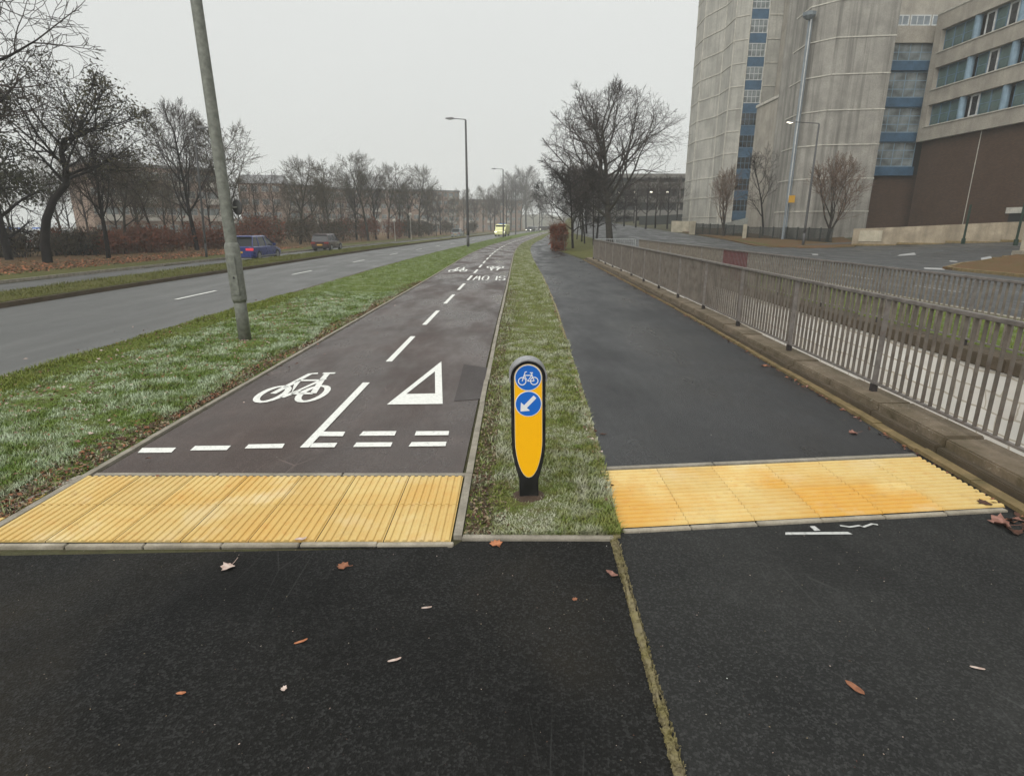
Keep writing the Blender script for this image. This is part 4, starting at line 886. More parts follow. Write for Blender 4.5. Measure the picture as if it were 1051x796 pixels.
lefts = [(18,52,'medB',1.0),(75,56,'medC',.9),(140,62,'medB',.8),(180,70,'medC',1.2),(340,80,'medB',1.0),(352,88,'medC',1.3),(366,90,'medA',1.0),(378,86,'medB',1.1),(386,92,'medA',1.1),(398,100,'medB',1.2),(410,108,'medA',1.2),(420,104,'medC',1.4),(430,116,'medB',1.2),(440,128,'medA',1.1),(452,140,'medC',1.3),(448,122,'medC',1.1),(463,150,'medB',1.0),(476,165,'medB',1.1),(486,180,'medA',1.1),(496,190,'medB',1.4),(504,205,'medA',1.3),(514,215,'medB',1.6),(524,235,'medA',1.6),(534,240,'medB',2.0),(540,260,'medA',2.1),(548,280,'medB',2.2),(508,170,'medC',1.4),(520,190,'medC',1.5),(556,300,'medA',1.8),(568,310,'medB',1.9),(580,290,'medA',1.5)]
WH = ['behind the dark evergreen','behind the crooked tree','behind the straight dark trunk','left of the tall bare tree','directly above the red car','just right of the red car','at the near corner of the tree belt','in the dense front of the tree belt','beside the densest clump of the belt','over the first globe lamp','over the second globe lamp','right of the globe lamps','before the brick flats hidden by the belt','a third of the way along the belt','left of the five storey flats','in front of the five storey flats','before the cream balconies','left of the tall lamp column','touching the tall lamp column','just right of the tall lamp column','left of the yellow van','far behind the yellow van','above the yellow van roof','right of the yellow van','over the end of the distant car queue','before the palest flats','beside the palest flats','where the road fades into mist','in the mist left of the path trees','in the mist touching the path trees','last in the mist behind the path trees']
for i, (p, z, k_, s_) in enumerate(lefts):
    x, y = at(p, z)
    plant_tree(k_, (x, y, -.44 if p < 500 else -.3), i*1.7, 'bare grey-brown tree '+WH[i], s_*(.84 if p < 500 else .95)*(.82+.42*((i*7)%5)/4), group='belt of trees beyond the dual carriageway')

# ------------------------------------------------------------------ hedges and shrubs
def foliage(name, loc, label, cat, m, boxes, n, size, seed, group=None, stems=None, stem_m=None, kind=None):
    rnd = random.Random(seed); t = empty(name, loc, label, cat, group, kind=kind); L = MB()
    for i in range(n):
        cx, cy, cz, rx, ry, rz_ = rnd.choice(boxes)
        while True:
            u = Vector((rnd.uniform(-1,1), rnd.uniform(-1,1), rnd.uniform(-1,1)))
            if u.length <= 1: break
        u = u*(.55+.45*rnd.random()) if rnd.random() < .8 else u*.6
        c = Vector((cx+u.x*rx, cy+u.y*ry, cz+u.z*rz_))+Vector((rnd.gauss(0,.08),rnd.gauss(0,.08),rnd.gauss(0,.1)))
        if c.z < 0.02: c.z = rnd.uniform(.02,.3)
        a = Vector((rnd.gauss(0,1),rnd.gauss(0,1),rnd.gauss(0,1))).normalized(); b = a.cross(Vector((rnd.gauss(0,1),rnd.gauss(0,1),rnd.gauss(0,1)))).normalized(); s_ = size*rnd.uniform(.5,1.3)
        L.add([c-a*s_, c+b*s_*.55, c+a*s_, c-b*s_*.55], [(0,1,2,3)])
    L.build('foliage', m, t)
    S = MB()
    for i in range(stems or 26):
        cx, cy, cz, rx, ry, rz_ = rnd.choice(boxes); bx_ = cx+rnd.uniform(-.5,.5)*rx; by_ = cy+rnd.uniform(-.5,.5)*ry
        tp = Vector((cx+rnd.uniform(-1,1)*rx, cy+rnd.uniform(-1,1)*ry, (cz+rz_)*rnd.uniform(.75,1.12))); p0 = Vector((bx_,by_,0))
        md_ = p0.lerp(tp,.5)+Vector((rnd.gauss(0,.1),rnd.gauss(0,.1),.1)); S.tube([p0,md_,tp], [.022,.014,.006], 4, caps=False)
        for q in range(4):
            b0 = md_.lerp(tp, rnd.random()); S.tube([b0, b0+Vector((rnd.gauss(0,.35),rnd.gauss(0,.35),rnd.uniform(.15,.6)))], [.009,.004], 3, caps=False)
    S.build('stems', stem_m or M['twig_warm'], t)
    return t
x, y = at(571, 41.5)
foliage('beech_hedge', (x+.1, y, 0), 'clipped russet beech hedge at the bend of the footpath', 'hedge', M['russet'], [(-.15,0,.45,.5,.5,.5),(.3,.1,.5,.45,.5,.6),(-.1,0,1.15,.55,.5,.55),(.35,.3,1.2,.5,.6,.5),(0,.9,.9,.65,.7,.95),(.15,2.1,.9,.65,1.1,.95),(.3,3.6,.85,.65,1.2,.95),(-.3,-.1,1.55,.3,.3,.22),(.25,0,1.65,.35,.3,.25)], 5200, .075, 1, stems=120)
MB().tube([(0,0,-.05),(.02,0,.75)], .03, 7).build('timber_stake', M['bark_pale'], None, loc=(at(579,40)[0], at(579,40)[1], 0))
tag(bpy.data.objects['timber_stake'], 'short pale stake beside the russet hedge', 'stake')
rnd = random.Random(77)
shr = []
wordsL = ['at the foot of the dark evergreen','between the dark evergreen and the crooked tree','behind the crooked trunk','right of the crooked trunk','behind the straight dark trunk','right of the straight dark trunk','behind the thin young tree','left of the tall bare tree','right of the tall bare tree','just left of the near lamp column','behind the near lamp column','above the roof of the blue car','behind the small forked tree','left of the pale trunk','right of the pale trunk','above the red car','just past the red car','below the distant brick block','in the middle of the tree belt','before the far pale flats','at the far end of the hedge line','in the haze by the far flats']
pos = [(-5,41),(28,43),(62,44),(86,45),(108,46),(134,48),(150,50),(176,53),(214,56),(226,60),(252,64),(278,67),(262,74),(296,74),(325,78),(342,84),(358,88),(378,95),(400,104),(420,118),(438,132),(456,150)]
for i, ((p, z), w) in enumerate(zip(pos, wordsL)):
    rus = i in (3,4,5,6,7,8,9,10,16,17); x, y = at(p, z)
    m_ = M['russet'] if rus else M['brownleaf']; wdt = 1.7+z*.02
    bs = [(rnd.uniform(-1,1)*wdt, rnd.uniform(-.5,.5), rnd.uniform(.7,1.3), rnd.uniform(.9,1.7), .9, rnd.uniform(.9,1.5)) for _ in range(5)]
    if z > 62: bs = [(a*1.7, b, c*1.65, d*1.6, e_, f_*1.6) for a, b, c, d, e_, f_ in bs]
    foliage('shrub', (x, y, -.44), ('russet leaved shrub ' if rus else 'dull brown leafless shrub ')+w, 'shrub', m_, bs, 2300 if rus else 2000, .10+z*.0006, 100+i, 'shrubs along the far verge', stems=45, stem_m=M['twig_warm'] if rus else M['twig_dark'])
# pale parked vehicles glimpsed through the shrubs, and garden lamps
for i, (p, z, l_) in enumerate([(16,50,'white van glimpsed behind the dark evergreen'),(46,52,'white van half hidden behind the crooked trunk'),(82,53,'white car glimpsed through the shrubs'),(100,56,'silver car glimpsed behind the straight dark trunk')]):
    x, y = at(p, z); c_ = car((x, y, -.44), R(80), 4.6, 1.9, 1.95 if i < 2 else 1.5, M['car_white'] if i < 3 else M['car_grey'], l_, 'van' if i < 2 else 'hatch', faces='none', cat='van' if i < 2 else 'car'); c_['group'] = 'vehicles parked behind the shrubs'
def globe_lamp(loc, H, label):
    t = empty('garden_lamp', loc, label, 'lamp', 'garden lamps by the flats')
    MB().lathe((0,0,0), [(.06,0),(.05,.4),(.035,H)], 8).build('pole', M['cream'], t); MB().lathe((0,0,H), [(.06,0),(.24,.12),(.28,.28),(.2,.44),(.05,.5)], 12).build('globe', M['cream'], t, smooth=True)
for i, (p, z, H, lb) in enumerate([(405.5,84,2.6,'white globe lamp before the red shrubs, nearer of the pair'),(422,92,3.6,'taller white globe lamp farther along the far verge'),(259,78,2.6,'white globe lamp above the blue car roof')]):
    x, y = at(p, z); globe_lamp((x, y, -.44), H, lb)

# ------------------------------------------------------------------ buildings on the right
def win(w, h, nx, ny, frame, pane, fr=.06, depth=.12):
    """window mesh pair centred on x, foot at z=0, facing -Y"""
    F_ = MB(); F_.box(-w/2,w/2,-.02,.06,0,fr).box(-w/2,w/2,-.02,.06,h-fr,h).box(-w/2,-w/2+fr,-.02,.06,fr,h-fr).box(w/2-fr,w/2,-.02,.06,fr,h-fr)
    for i in range(1, nx): x = -w/2+w*i/nx; F_.box(x-fr*.4,x+fr*.4,-.01,.05,fr,h-fr)
    for j in range(1, ny): z = h*j/ny; F_.box(-w/2+fr,w/2-fr,-.005,.045,z-fr*.4,z+fr*.4)
    return F_.mesh('window', frame), MB().box(-w/2+fr*.5,w/2-fr*.5,.0,.03,fr*.5,h-fr*.5).mesh('pane', pane)
def add_win(parent, wm, loc, rz=0, sc=None):
    a = put('window', wm[0], parent, loc, rz, sc); put('pane', wm[1], a); return a
def wallpanel(mb, a, b, z0, z1, th=.3):
    """upright slab from plan point a to b; outside lies to the right of a->b"""
    L = math.hypot(b[0]-a[0], b[1]-a[1]); an = math.atan2(b[1]-a[1], b[0]-a[0]); nx, ny = -math.sin(an)*th/2, math.cos(an)*th/2
    mb.obox(((a[0]+b[0])/2+nx, (a[1]+b[1])/2+ny, (z0+z1)/2), an, L, th, z1-z0)
# the tower
FLH = 2.6
tw = empty('tower_block', (0,0,0), 'tall pale concrete tower with a blue window strip, cut by the top edge', 'building')
TP = [(26.4,93),(26.2,88.6),(27.6,84.2),(27.5,80.2),(28.95,79.2),(31.15,79.2),(35.2,79.2),(38.2,79.2)]
TB = .6; TT = 62
wb = MB(); cols_ = [(TP[0],TP[1]),(TP[1],TP[2]),(TP[2],TP[3]),(TP[3],TP[4]),(TP[5],TP[6])]
for i, (a, b) in enumerate(cols_): wallpanel(wb, a, b, -1, TT)
wb.build('wall', M['conc'], tw)
MB().vprism([(27.2,93.5),(28.2,84.6),(28.2,81.2),(29.6,80.0),(39.5,80.0),(39.5,93.5)], -1, TT-.5).build('core', M['conc2'], tw)
jb = MB(); z = .3; k_ = 0
while z < TT:
    for a, b in cols_:
        L = math.hypot(b[0]-a[0], b[1]-a[1]); an = math.atan2(b[1]-a[1], b[0]-a[0]); nx, ny = math.sin(an)*.03, -math.cos(an)*.03
        jb.obox(((a[0]+b[0])/2+nx, (a[1]+b[1])/2+ny, z), an, L-.02, .07, .12)
    z += FLH
for p in TP[1:5]+TP[5:7]: jb.tube([(p[0],p[1]-.02,-1),(p[0],p[1]-.02,TT)], .07, 6)
jb.build('joint_bands', M['conc_line'], tw)
wm = win(2.14, 1.50, 4, 2, M['white_frame'], M['glass'], .08); wmd = win(2.14, 1.50, 4, 2, M['pipeblue'], M['glass_dark'])
z = .3+2.6
while z < TT-3:
    MB().box(28.97,31.13,79.28,79.48,z-.45,z+.62).build('spandrel', M['blue_panel'], tw); add_win(tw, wm if z > 15.5 else wmd, (30.05,79.30,z+.64)); z += FLH
MB().box(29.3,38,79.15,79.6,-.5,2.4).build('undercroft', M['void'], tw)
# slot of windows between tower and drum, with pale duct and blue pipe
sl = empty('stair_block', (0,0,0), 'narrow recessed stair block with small pale windows between tower and drum', 'building')
MB().box(32.75,38,73.0,79.0,-1,60).build('wall', M['conc3'], sl)
wq = win(1.0, 1.35, 1, 2, M['white_frame'], M['greyblue'], .1)
z = 14.5
while z < 56: add_win(sl, wq, (33.45,72.96,z)); z += FLH
lowb = empty('low_annexe', (0,0,0), 'low concrete annexe with three dark windows at the foot of the drum', 'building')
MB().box(25.7,30.2,60.5,66,-1,13.6).build('wall', M['conc3'], lowb); MB().box(25.6,30.3,60.4,66.1,13.6,13.85).build('parapet', M['conc_line'], lowb)
wz = win(1.1, 1.15, 1, 1, M['pipeblue'], M['glass_dark'])
for z in (7.7,9.8,11.9): add_win(lowb, wz, (26.55,60.46,z))
MB().box(26.3,27.0,60.40,60.49,.2,3.4).build('doorway', M['void'], lowb)
# the concrete drum
dr = empty('concrete_drum', (0,0,0), 'big stain streaked concrete drum with horizontal joints, nearer than the tower', 'building')
DP = [(24.9,57.0),(24.75,54.2),(26.3,52.5),(30.75,51.9),(30.95,60)]
DT = 38
db = MB()
for a, b in zip(DP, DP[1:]): wallpanel(db, a, b, -1, DT)
db.build('wall', M['conc2'], dr); MB().vprism([(25.3,56.5),(26.6,53.1),(30.4,52.4),(30.6,60),(25.3,60)], -1, DT-.4).build('core', M['conc2'], dr)
jb = MB(); z = .45+3.05
zz = [2.95+2.69*i for i in range(12)]
for z in zz:
    for a, b in zip(DP, DP[1:]):
        L = math.hypot(b[0]-a[0], b[1]-a[1]); an = math.atan2(b[1]-a[1], b[0]-a[0]); nx, ny = math.sin(an)*.02, -math.cos(an)*.02
        jb.obox(((a[0]+b[0])/2+nx, (a[1]+b[1])/2+ny, z), an, L-.01, .06, .09)
jb.build('joint_bands', M['conc_line'], dr)
MB().tube([(24.45,53.7,0),(24.45,53.7,18.2)], .09, 10).build('duct', M['greyblue'], dr)
MB().box(24.56,24.76,53.75,54.0,0,18.2).build('cladding_strip', M['greyblue'], dr)
MB().tube([(24.5,53.7,0),(24.5,53.5,18.2)], .05, 6).build('conduit', M['white_frame'], dr)
MB().lathe((24.35,53.6,18.0), [(.2,0),(.5,.25),(.55,.5),(.4,.55)], 8).build('canopy', M['greyblue'], dr)
MB().box(24.35,24.85,53.1,53.2,3.7,4.3).build('yellow_notice', M['yellow_sign'], dr)
# blue glazed link
lk = empty('glazed_link', (0,0,0), 'blue framed glazed stair link between the drum and the offices', 'building')
MB().box(31.9,36.2,54.6,60,6.1,16.9).build('core', M['void'], lk)
wl2 = win(3.75, 2.0, 4, 3, M['lightblue'], M['glass'], .07)
for i, z in enumerate((6.0,8.75,11.5,14.3)):
    MB().box(31.3,35.25,53.75,54.4,z,z+.72).build('floor_band', M['blue_panel'], lk); add_win(lk, wl2, (33.3,53.95,z+.74), 0, (1.0,1,1))
MB().box(31.3,35.3,53.7,54.4,16.35,17.6).build('parapet', M['conc3'], lk)
MB().box(31.05,38.5,54.15,60,-1,6.09).build('recess_wall', M['brown_brick'], lk)
# offices over the brick base: the long face looks across the road (towards -X)
of = empty('office_block', (0,0,0), 'concrete office block with strip windows over a dark brown brick base', 'building')
A_, B_ = (34.75, 53.0), (36.05, 26.0)     # face runs towards the camera
an = math.atan2(B_[1]-A_[1], B_[0]-A_[0]); LO = math.hypot(B_[0]-A_[0], B_[1]-A_[1])
def along(s_, d=0): return (A_[0]+math.cos(an)*s_+math.sin(an)*d, A_[1]+math.sin(an)*s_-math.cos(an)*d)   # d>0: out of the face, towards the road
ux, uy = math.cos(an), math.sin(an)
def seg(mb, s0, s1, d0, d1, z0, z1):
    p = [along(s0,d0), along(s1,d0), along(s1,d1), along(s0,d1)]
    mb.vprism(p, z0, z1) 
mb = MB(); seg(mb, .3, LO, -.6, -.15, -1, 8.6); mb.build('brick_wall', M['brown_brick'], of)
mb = MB(); seg(mb, .5, LO-.2, -8, -.62, -1, 17.8); mb.build('core', M['void'], of)
mb = MB()
for z0, z1 in ((8.6,9.65),(11.35,12.45),(14.12,15.2),(16.9,18.1)): seg(mb, 0, LO, -.6, .25, z0, z1)
seg(mb, 0, .75, -.6, .24, 8.61, 18.0); seg(mb, -.0, .3, -8, -.6, 8.6, 18.1); mb.build('wall', M['conc3'], of)
mb = MB(); 
for z in (9.65,12.45,15.2): seg(mb, .6, LO, .0, .32, z, z+.07)
mb.build('sill', M['conc_line'], of)
mb = MB(); seg(mb, .0, LO, -.1, .30, 18.1, 18.22); mb.build('parapet_cap', M['conc_line'], of)
mb = MB(); [seg(mb, q, q+.06, -.18, -.13, -1, 8.6) for q in (6.3,13.5)]; mb.build('movement_joint', M['conc_line'], of)
mb = MB(); seg(mb, 10.1, 14, -.20, .0, 2.6, 3.0); mb.build('lintel', M['conc_line'], of)
mb = MB(); seg(mb, 10.3, 14, -.16, -.11, 0, 2.6); mb.build('doorway', M['void'], of)
wo = win(.96, 1.6, 1, 2, M['pipeblue'], M['glass_teal'], .05); wf = win(.85, 1.6, 1, 1, M['white_frame'], M['glass_dark'], .14)
for fz in (9.73,12.50,15.26):
    s_ = 1.25; i = 0; fl = int((fz-9)/2.7)
    while s_ < LO-1:
        ph = i % 4
        wx, wy = along(s_, -.12)
        seq = (i+[0,0,0][fl]) % 8
        if seq in (3,7):
            c_ = along(s_-.1, -.05); MB().tube([(c_[0],c_[1],fz),(c_[0],c_[1],fz+1.62)], .26, 12).build('column', M['lightblue'], of)
        elif seq == (4,5,4)[fl] or (seq == 6 and fl == 2): add_win(of, wf, (wx, wy, fz+.0), an)
        else: add_win(of, wo, (wx, wy, fz), an)
        s_ += .97; i += 1
# block behind the offices
rb_ = empty('rear_block', (0,0,0), 'pale slab block rising behind the glazed link at the top right', 'building')
MB().box(38.6,66,74.2,86,-1,34).build('wall', M['conc3'], rb_); wv = win(2.3, 1.1, 3, 1, M['white_frame'], M['greyblue'], .12)
for z in (20.9,23.6,26.3,29.0):
    for i in range(10): add_win(rb_, wv, (41.5+2.45*i,74.16,z))
# low walls, fence, pale ramp behind
def polywall(name, label, pts, th, z0, zt, m, parts=None, cat='wall', kind=None):
    t = empty(name, (0,0,0), label, cat); mb = MB()
    for (a, b) in zip(pts, pts[1:]):
        L = math.hypot(b[0]-a[0], b[1]-a[1]); n = max(1, int(L/3)); 
        for i in range(n):
            p = (a[0]+(b[0]-a[0])*i/n, a[1]+(b[1]-a[1])*i/n); q = (a[0]+(b[0]-a[0])*(i+1)/n, a[1]+(b[1]-a[1])*(i+1)/n)
            ang = math.atan2(q[1]-p[1], q[0]-p[0]); nx, ny = -math.sin(ang)*th, math.cos(ang)*th
            zt_ = lambda P: (zt(P[0],P[1]) if callable(zt) else zt)
            vs = [p, q, (q[0]+nx,q[1]+ny), (p[0]+nx,p[1]+ny)]
            mb.add([(x,y,z0) for x,y in vs]+[(p[0],p[1],zt_(p)),(q[0],q[1],zt_(q)),(q[0]+nx,q[1]+ny,zt_(q)),(p[0]+nx,p[1]+ny,zt_(p))], [(0,3,2,1),(4,5,6,7),(0,1,5,4),(1,2,6,5),(2,3,7,6),(3,0,4,7)])
    mb.build('wall', m, t); return t
LW = [(25.9,45.2),(28.0,43.3),(30.3,41.6),(32.2,39.2),(33.4,36),(34.3,31),(35,26)]
lw = polywall('low_wall', 'patched low concrete wall curving along the side road below the brick base', LW, .35, -1, lambda x, y: Hr(x,y)+1.28, M['low_wall'])
mb = MB()
for (a, b) in zip(LW, LW[1:]):
    ang = math.atan2(b[1]-a[1], b[0]-a[0]); L = math.hypot(b[0]-a[0], b[1]-a[1]); z = (Hr(*a)+Hr(*b))/2
    mb.obox(((a[0]+b[0])/2-.12*math.sin(-ang)*-1, (a[1]+b[1])/2-.12*math.cos(ang), z+.06), ang, L, .25, .14)
mb.build('base_kerb', M['yellow_kerb'], lw)
a, b = LW[0], LW[1]; ang = math.atan2(b[1]-a[1], b[0]-a[0]); q = (a[0]+(b[0]-a[0])*.42, a[1]+(b[1]-a[1])*.42)
MB().obox((q[0]+.02*math.sin(ang), q[1]-.02*math.cos(ang), Hr(*q)+.72), ang, 1.5, .06, .80).build('repair_patch', M['lowpale'], lw)
for i, (p, z) in enumerate([(987,36.5),(1041,33)]):
    x, y = at(p, z); t = empty('fence_post', (x+.25, y+.4, Hr(x,y)+.25), ['tall green post standing on the low wall, left one','tall green post standing on the low wall, near the right edge'][i], 'post', 'green posts on the low wall')
    MB().box(-.045,.045,-.045,.045,0,2.4).build('shaft', M['fence_green'], t); MB().box(-.08,.08,-.08,.08,0,.35).build('foot_plate', M['fence_green'], t)
def mesh_fence(label, pts, H, pan=1.5):
    t = empty('mesh_fence', (0,0,0), label, 'fence'); 
    for (a, b) in zip(pts, pts[1:]):
        L = math.hypot(b[0]-a[0], b[1]-a[1]); n = max(1, round(L/pan)); ang = math.atan2(b[1]-a[1], b[0]-a[0])
        for i in range(n):
            t0 = i/n; cx_, cy_ = a[0]+(b[0]-a[0])*(i+.5)/n, a[1]+(b[1]-a[1])*(i+.5)/n; z = Hr(cx_,cy_)
            mb = MB(); w_ = L/n
            for k_ in range(int(w_/.055)):
                s_ = -w_/2+.03+k_*.055; mb.obox((cx_+math.cos(ang)*s_, cy_+math.sin(ang)*s_, z+H/2), ang, .026, .012, H)
            mb.obox((cx_,cy_,z+H-.03), ang, w_, .04, .05); mb.obox((cx_,cy_,z+.15), ang, w_, .03, .05); mb.build('mesh_panel', M['fence_dark'], t)
            MB().obox((a[0]+(b[0]-a[0])*t0, a[1]+(b[1]-a[1])*t0, z+H/2+.04), ang, .09, .09, H+.08).build('post', M['fence_dark'], t)
    return t
mesh_fence('dark mesh fence in front of the tower, left of the white marker post', [at(713,66), at(761,58)], 1.25)
mesh_fence('dark mesh fence running from the white marker post to the low wall', [at(766,56), at(806,52), at(853,46.5)], 1.2)
x, y = at(763, 55.5); MB().box(-.16,.16,-.12,.12,0,1.45).build('marker_post', M['lowpale'], None, bevel=.02, loc=(x,y,Hr(x,y)))
tag(bpy.data.objects['marker_post'], 'pale concrete marker post in the gap of the dark fence', 'post')
x, y = at(709.5, 66); MB().box(-.3,.3,-.2,.2,0,1.5).build('gate_pier', M['lowpale'], None, bevel=.03, loc=(x,y,Hr(x,y)))
tag(bpy.data.objects['gate_pier'], 'pale gate pier at the left end of the dark fence', 'post')
polywall('low_wall', 'low pale wall at the foot of the tower left of the gate pier', [at(688,74), at(706,72)], .3, 0, lambda x, y: Hr(x,y)+1.35, M['lowpale'])
t = empty('access_ramp', (0,0,0), 'pale grey sloping parapet of an access ramp behind the dark fence', 'ramp')
a, b = at(742,64), at(799,62); MB().add([(a[0],a[1],-.5),(b[0],b[1],-.5),(b[0],b[1]+.3,-.5),(a[0],a[1]+.3,-.5),(a[0],a[1],2.0),(b[0],b[1],3.35),(b[0],b[1]+.3,3.35),(a[0],a[1]+.3,2.0)], [(0,3,2,1),(4,5,6,7),(0,1,5,4),(1,2,6,5),(2,3,7,6),(3,0,4,7)]).build('parapet', M['paleslope'], t)
x, y = at(1052, 30); t = empty('concrete_post', (x-.05, y, Hr(x,y)), 'battered concrete post with a rusty foot at the right edge', 'post'); 
MB().box(-.22,.22,-.18,.18,-.1,1.35).build('shaft', M['lowpale'], t, bevel=.03); MB().box(-.5,.42,-.3,.3,-.1,.30).build('foot', M['kerb'], t, bevel=.03); MB().tube([(.0,-.4,.35),(.6,-.5,.30)], .06, 7).build('pipe', M['rail'], t)
# multi-storey car park
pk = empty('car_park', (0,0,0), 'long grey multi-storey car park behind the bare trees left of the tower', 'building')
MB().box(17,36.5,128.5,140,0,11.2).build('core', M['void'], pk)
mb = MB(); [mb.box(16.5,37,127.5+.01*i,129+.01*i,z,z+1.25) for i, z in enumerate((3.6,6.4,9.2))]; mb.box(16.3,37.2,127.3,140,11.3,12.1); mb.build('deck', M['parkade'], pk)
mb = MB(); [mb.box(x_,x_+.6,127.8,128.6,0,11.3) for x_ in (17,21.5,26,30.5,35)]; mb.build('pillar', M['parkade'], pk)
for i in range(5): MB().box(19+3.4*i,19.5+3.4*i,128.2,128.3,8.4,8.6).build('ceiling_lamp', M['lamp_lit'], pk)
polywall('boundary_wall', 'dark boundary wall below the car park behind the small trees', [at(655,104), at(700,98)], .3, 0, lambda x, y: Hr(x,y)+1.5, M['fence_dark'])

# ------------------------------------------------------------------ flats on the left, in the haze
def flats(x0, y0, x1, y1, depth, H, label, m, nf, nb, gable=False, base=-.4, balc=True):
    """block whose long face runs from (x0,y0) to (x1,y1), seen from the right of that direction"""
    L = math.hypot(x1-x0, y1-y0); a = math.atan2(y1-y0, x1-x0); t = empty('apartment_block', (x0,y0,base), label, 'building', 'brick flats beyond the tree belt', a)
    MB().box(0,L,0,depth,-1,H).build('wall', m, t)
    if gable: MB().add([(-.3,-.3,H),(L+.3,-.3,H),(L+.3,depth+.3,H),(-.3,depth+.3,H),(-.3,depth/2,H+2.2),(L+.3,depth/2,H+2.2)], [(0,1,5,4),(1,2,5),(2,3,4,5),(3,0,4),(0,3,2,1)]).build('roof', M['roof'], t)
    else: MB().box(-.3,L+.3,-.3,depth+.3,H,H+.45).build('roof', M['roof'], t)
    wn_ = win(1.5, 1.3, 2, 1, M['cream'], M['glass'], .09); fh = H/nf; bay = L/nb
    for j in range(nf):
        for i in range(nb):
            if balc and i % 3 == 1:
                if j > 0: MB().box(bay*(i+.5)-1.3,bay*(i+.5)+1.3,-1.1,-.01,fh*j-.05,fh*j+1.0).build('balcony', M['cream'], t)
                MB().box(bay*(i+.5)-.9,bay*(i+.5)+.9,-.04,.02,fh*j+.15,fh*j+2.2).build('balcony_door', M['glass'], t)
            else: add_win(t, wn_, (bay*(i+.5), -.03, fh*j+.95))
    we = win(1.2, 1.2, 1, 1, M['cream'], M['glass'], .09)
    for j in range(nf):
        a_ = add_win(t, we, (L+.03, depth*.5, fh*j+1), R(90))
    return t
def P2(pxx, z): return at(pxx, z)
a, b = P2(100,96), P2(238,112); flats(*a, *b, 12, 11.8, 'brick flats with pale balconies behind the tall bare tree on the left', M['pink_brick'], 4, 12)
a, b = P2(250,126), P2(293,128); flats(*a, *b, 14, 10.9, 'gabled brick flats behind the small forked tree', M['pink_brick'], 4, 4, True, balc=False)
a, b = P2(293,140), P2(352,158); flats(*a, *b, 10, 11.4, 'long brick flats with a row of pale windows beyond the red car', M['pink_brick'], 4, 10)
a, b = P2(348,168), P2(440,178); flats(*a, *b, 12, 12.0, 'brick flats mostly hidden by the thick tree belt', M['pink_brick'], 4, 11)
a, b = P2(438,192), P2(472,200); flats(*a, *b, 12, 13.0, 'five storey flats with cream balconies left of the tall lamp column', M['pink_brick'], 5, 6)
a, b = P2(474,250), P2(536,262); flats(*a, *b, 12, 12.6, 'palest flat roofed block fading into the haze behind the yellow van', M['pink_brick'], 4, 10)

# ------------------------------------------------------------------ grass, leaf litter, fallen leaves
def blades(name, n, xf0, xf1, y0, y1, hmin, hmax, m1, label, seed, dens=1.0, zf=lambda x,y: .006, yp=1.6):
    rnd = random.Random(seed); L = MB()
    for i in range(n):
        y = y0+(y1-y0)*rnd.random()**yp; a, b = xf0(y), xf1(y); x = a+(b-a)*rnd.random()
        h = rnd.uniform(hmin, hmax)*(1+.5*math.sin(x*3.1+1.7*math.sin(y*1.3))*math.sin(y*2.3)); an_ = rnd.uniform(0, 6.28); w = rnd.uniform(.0022,.0045)*(1+(y-y0)*.09); ln = rnd.uniform(.2,1.3)*h; z = zf(x, y)
        dx, dy = math.cos(an_), math.sin(an_); lx, ly = math.cos(an_+1.5+rnd.uniform(-.6,.6))*ln, math.sin(an_+1.5+rnd.uniform(-.6,.6))*ln
        L.v += [(x-dx*w,y-dy*w,z-.01),(x+dx*w,y+dy*w,z-.01),(x+dx*w*.8+lx*.35,y+dy*w*.8+ly*.35,z+h*.6),(x-dx*w*.8+lx*.35,y-dy*w*.8+ly*.35,z+h*.6),(x+lx,y+ly,z+h)]
        o = len(L.v)-5; L.f += [(o,o+1,o+2,o+3),(o+3,o+2,o+4)]
    o = L.build(name, m1); tag(o, label, kind='stuff'); return o
def grassm(name, c1, c2, fr, f0=.5, f1=.62, fmax=.85):
    m = mat(name, c1, .7, spec=.25); n = NT(m); c = n.mix(n.ramp(n.noise(9, 3), .35, .65), c1, c2); c = n.mix(n.ramp(n.noise(60, 2), .5, .7, 0, .6), c, (.16,.13,.05)); c = n.mix(n.ramp(n.noise(3.7, 5, n.co((1,1,1),(0,0,.4)), rough=.7), .54, .66, 0, .75), c, (.13,.10,.045))
    c = n.mix(n.ramp(n.noise(2.4, 7, rough=.75), f0, f1, 0, fmax), c, fr); n.col(c); return m
M['grass'] = grassm('frosted_grass', (.085,.15,.018), (.14,.21,.035), (.46,.53,.38), .44, .6, .88); M['grass_c'] = grassm('strip_grass', (.13,.18,.035), (.20,.22,.055), (.50,.50,.40), .44, .6, .75)
M['grass_near'] = grassm('green_grass', (.12,.165,.022), (.17,.20,.035), (.4,.46,.33), .6, .75, .6)
M['grass_mid'] = grassm('part_frosted_grass', (.10,.16,.02), (.155,.205,.035), (.42,.48,.34), .45, .62, .6)
M['grass_res'] = grassm('dull_grass', (.085,.10,.02), (.12,.125,.03), (.2,.2,.1), .6, .8, .3)
blades('grass', 26000, off(xKerbN,.0), off(xKerbN,.95), 5.5, 16, .018, .05, M['grass_near'], 'green unfrosted grass along the carriageway edge', 11, yp=1.4)
blades('grass', 90000, off(xKerbN,.7), lambda y: xCyL(y)-.24-.1*math.sin(y*1.9), 3.6, 16, .018, .05, M['grass'], 'frosty green grass of the verge beside the carriageway', 1, yp=1.5)
blades('grass', 64000, off(xKerbN,.15), off(xCyL,-.06), 15, 90, .025, .06, M['grass_mid'], 'greener grass farther along the verge', 2, yp=1.4)
blades('grass', 12000, lambda y: -7.6, lambda y: -3.55, 2.6, 3.7, .02, .05, M['grass'], 'frosty grass at the left end of the tactile paving', 3, yp=1)
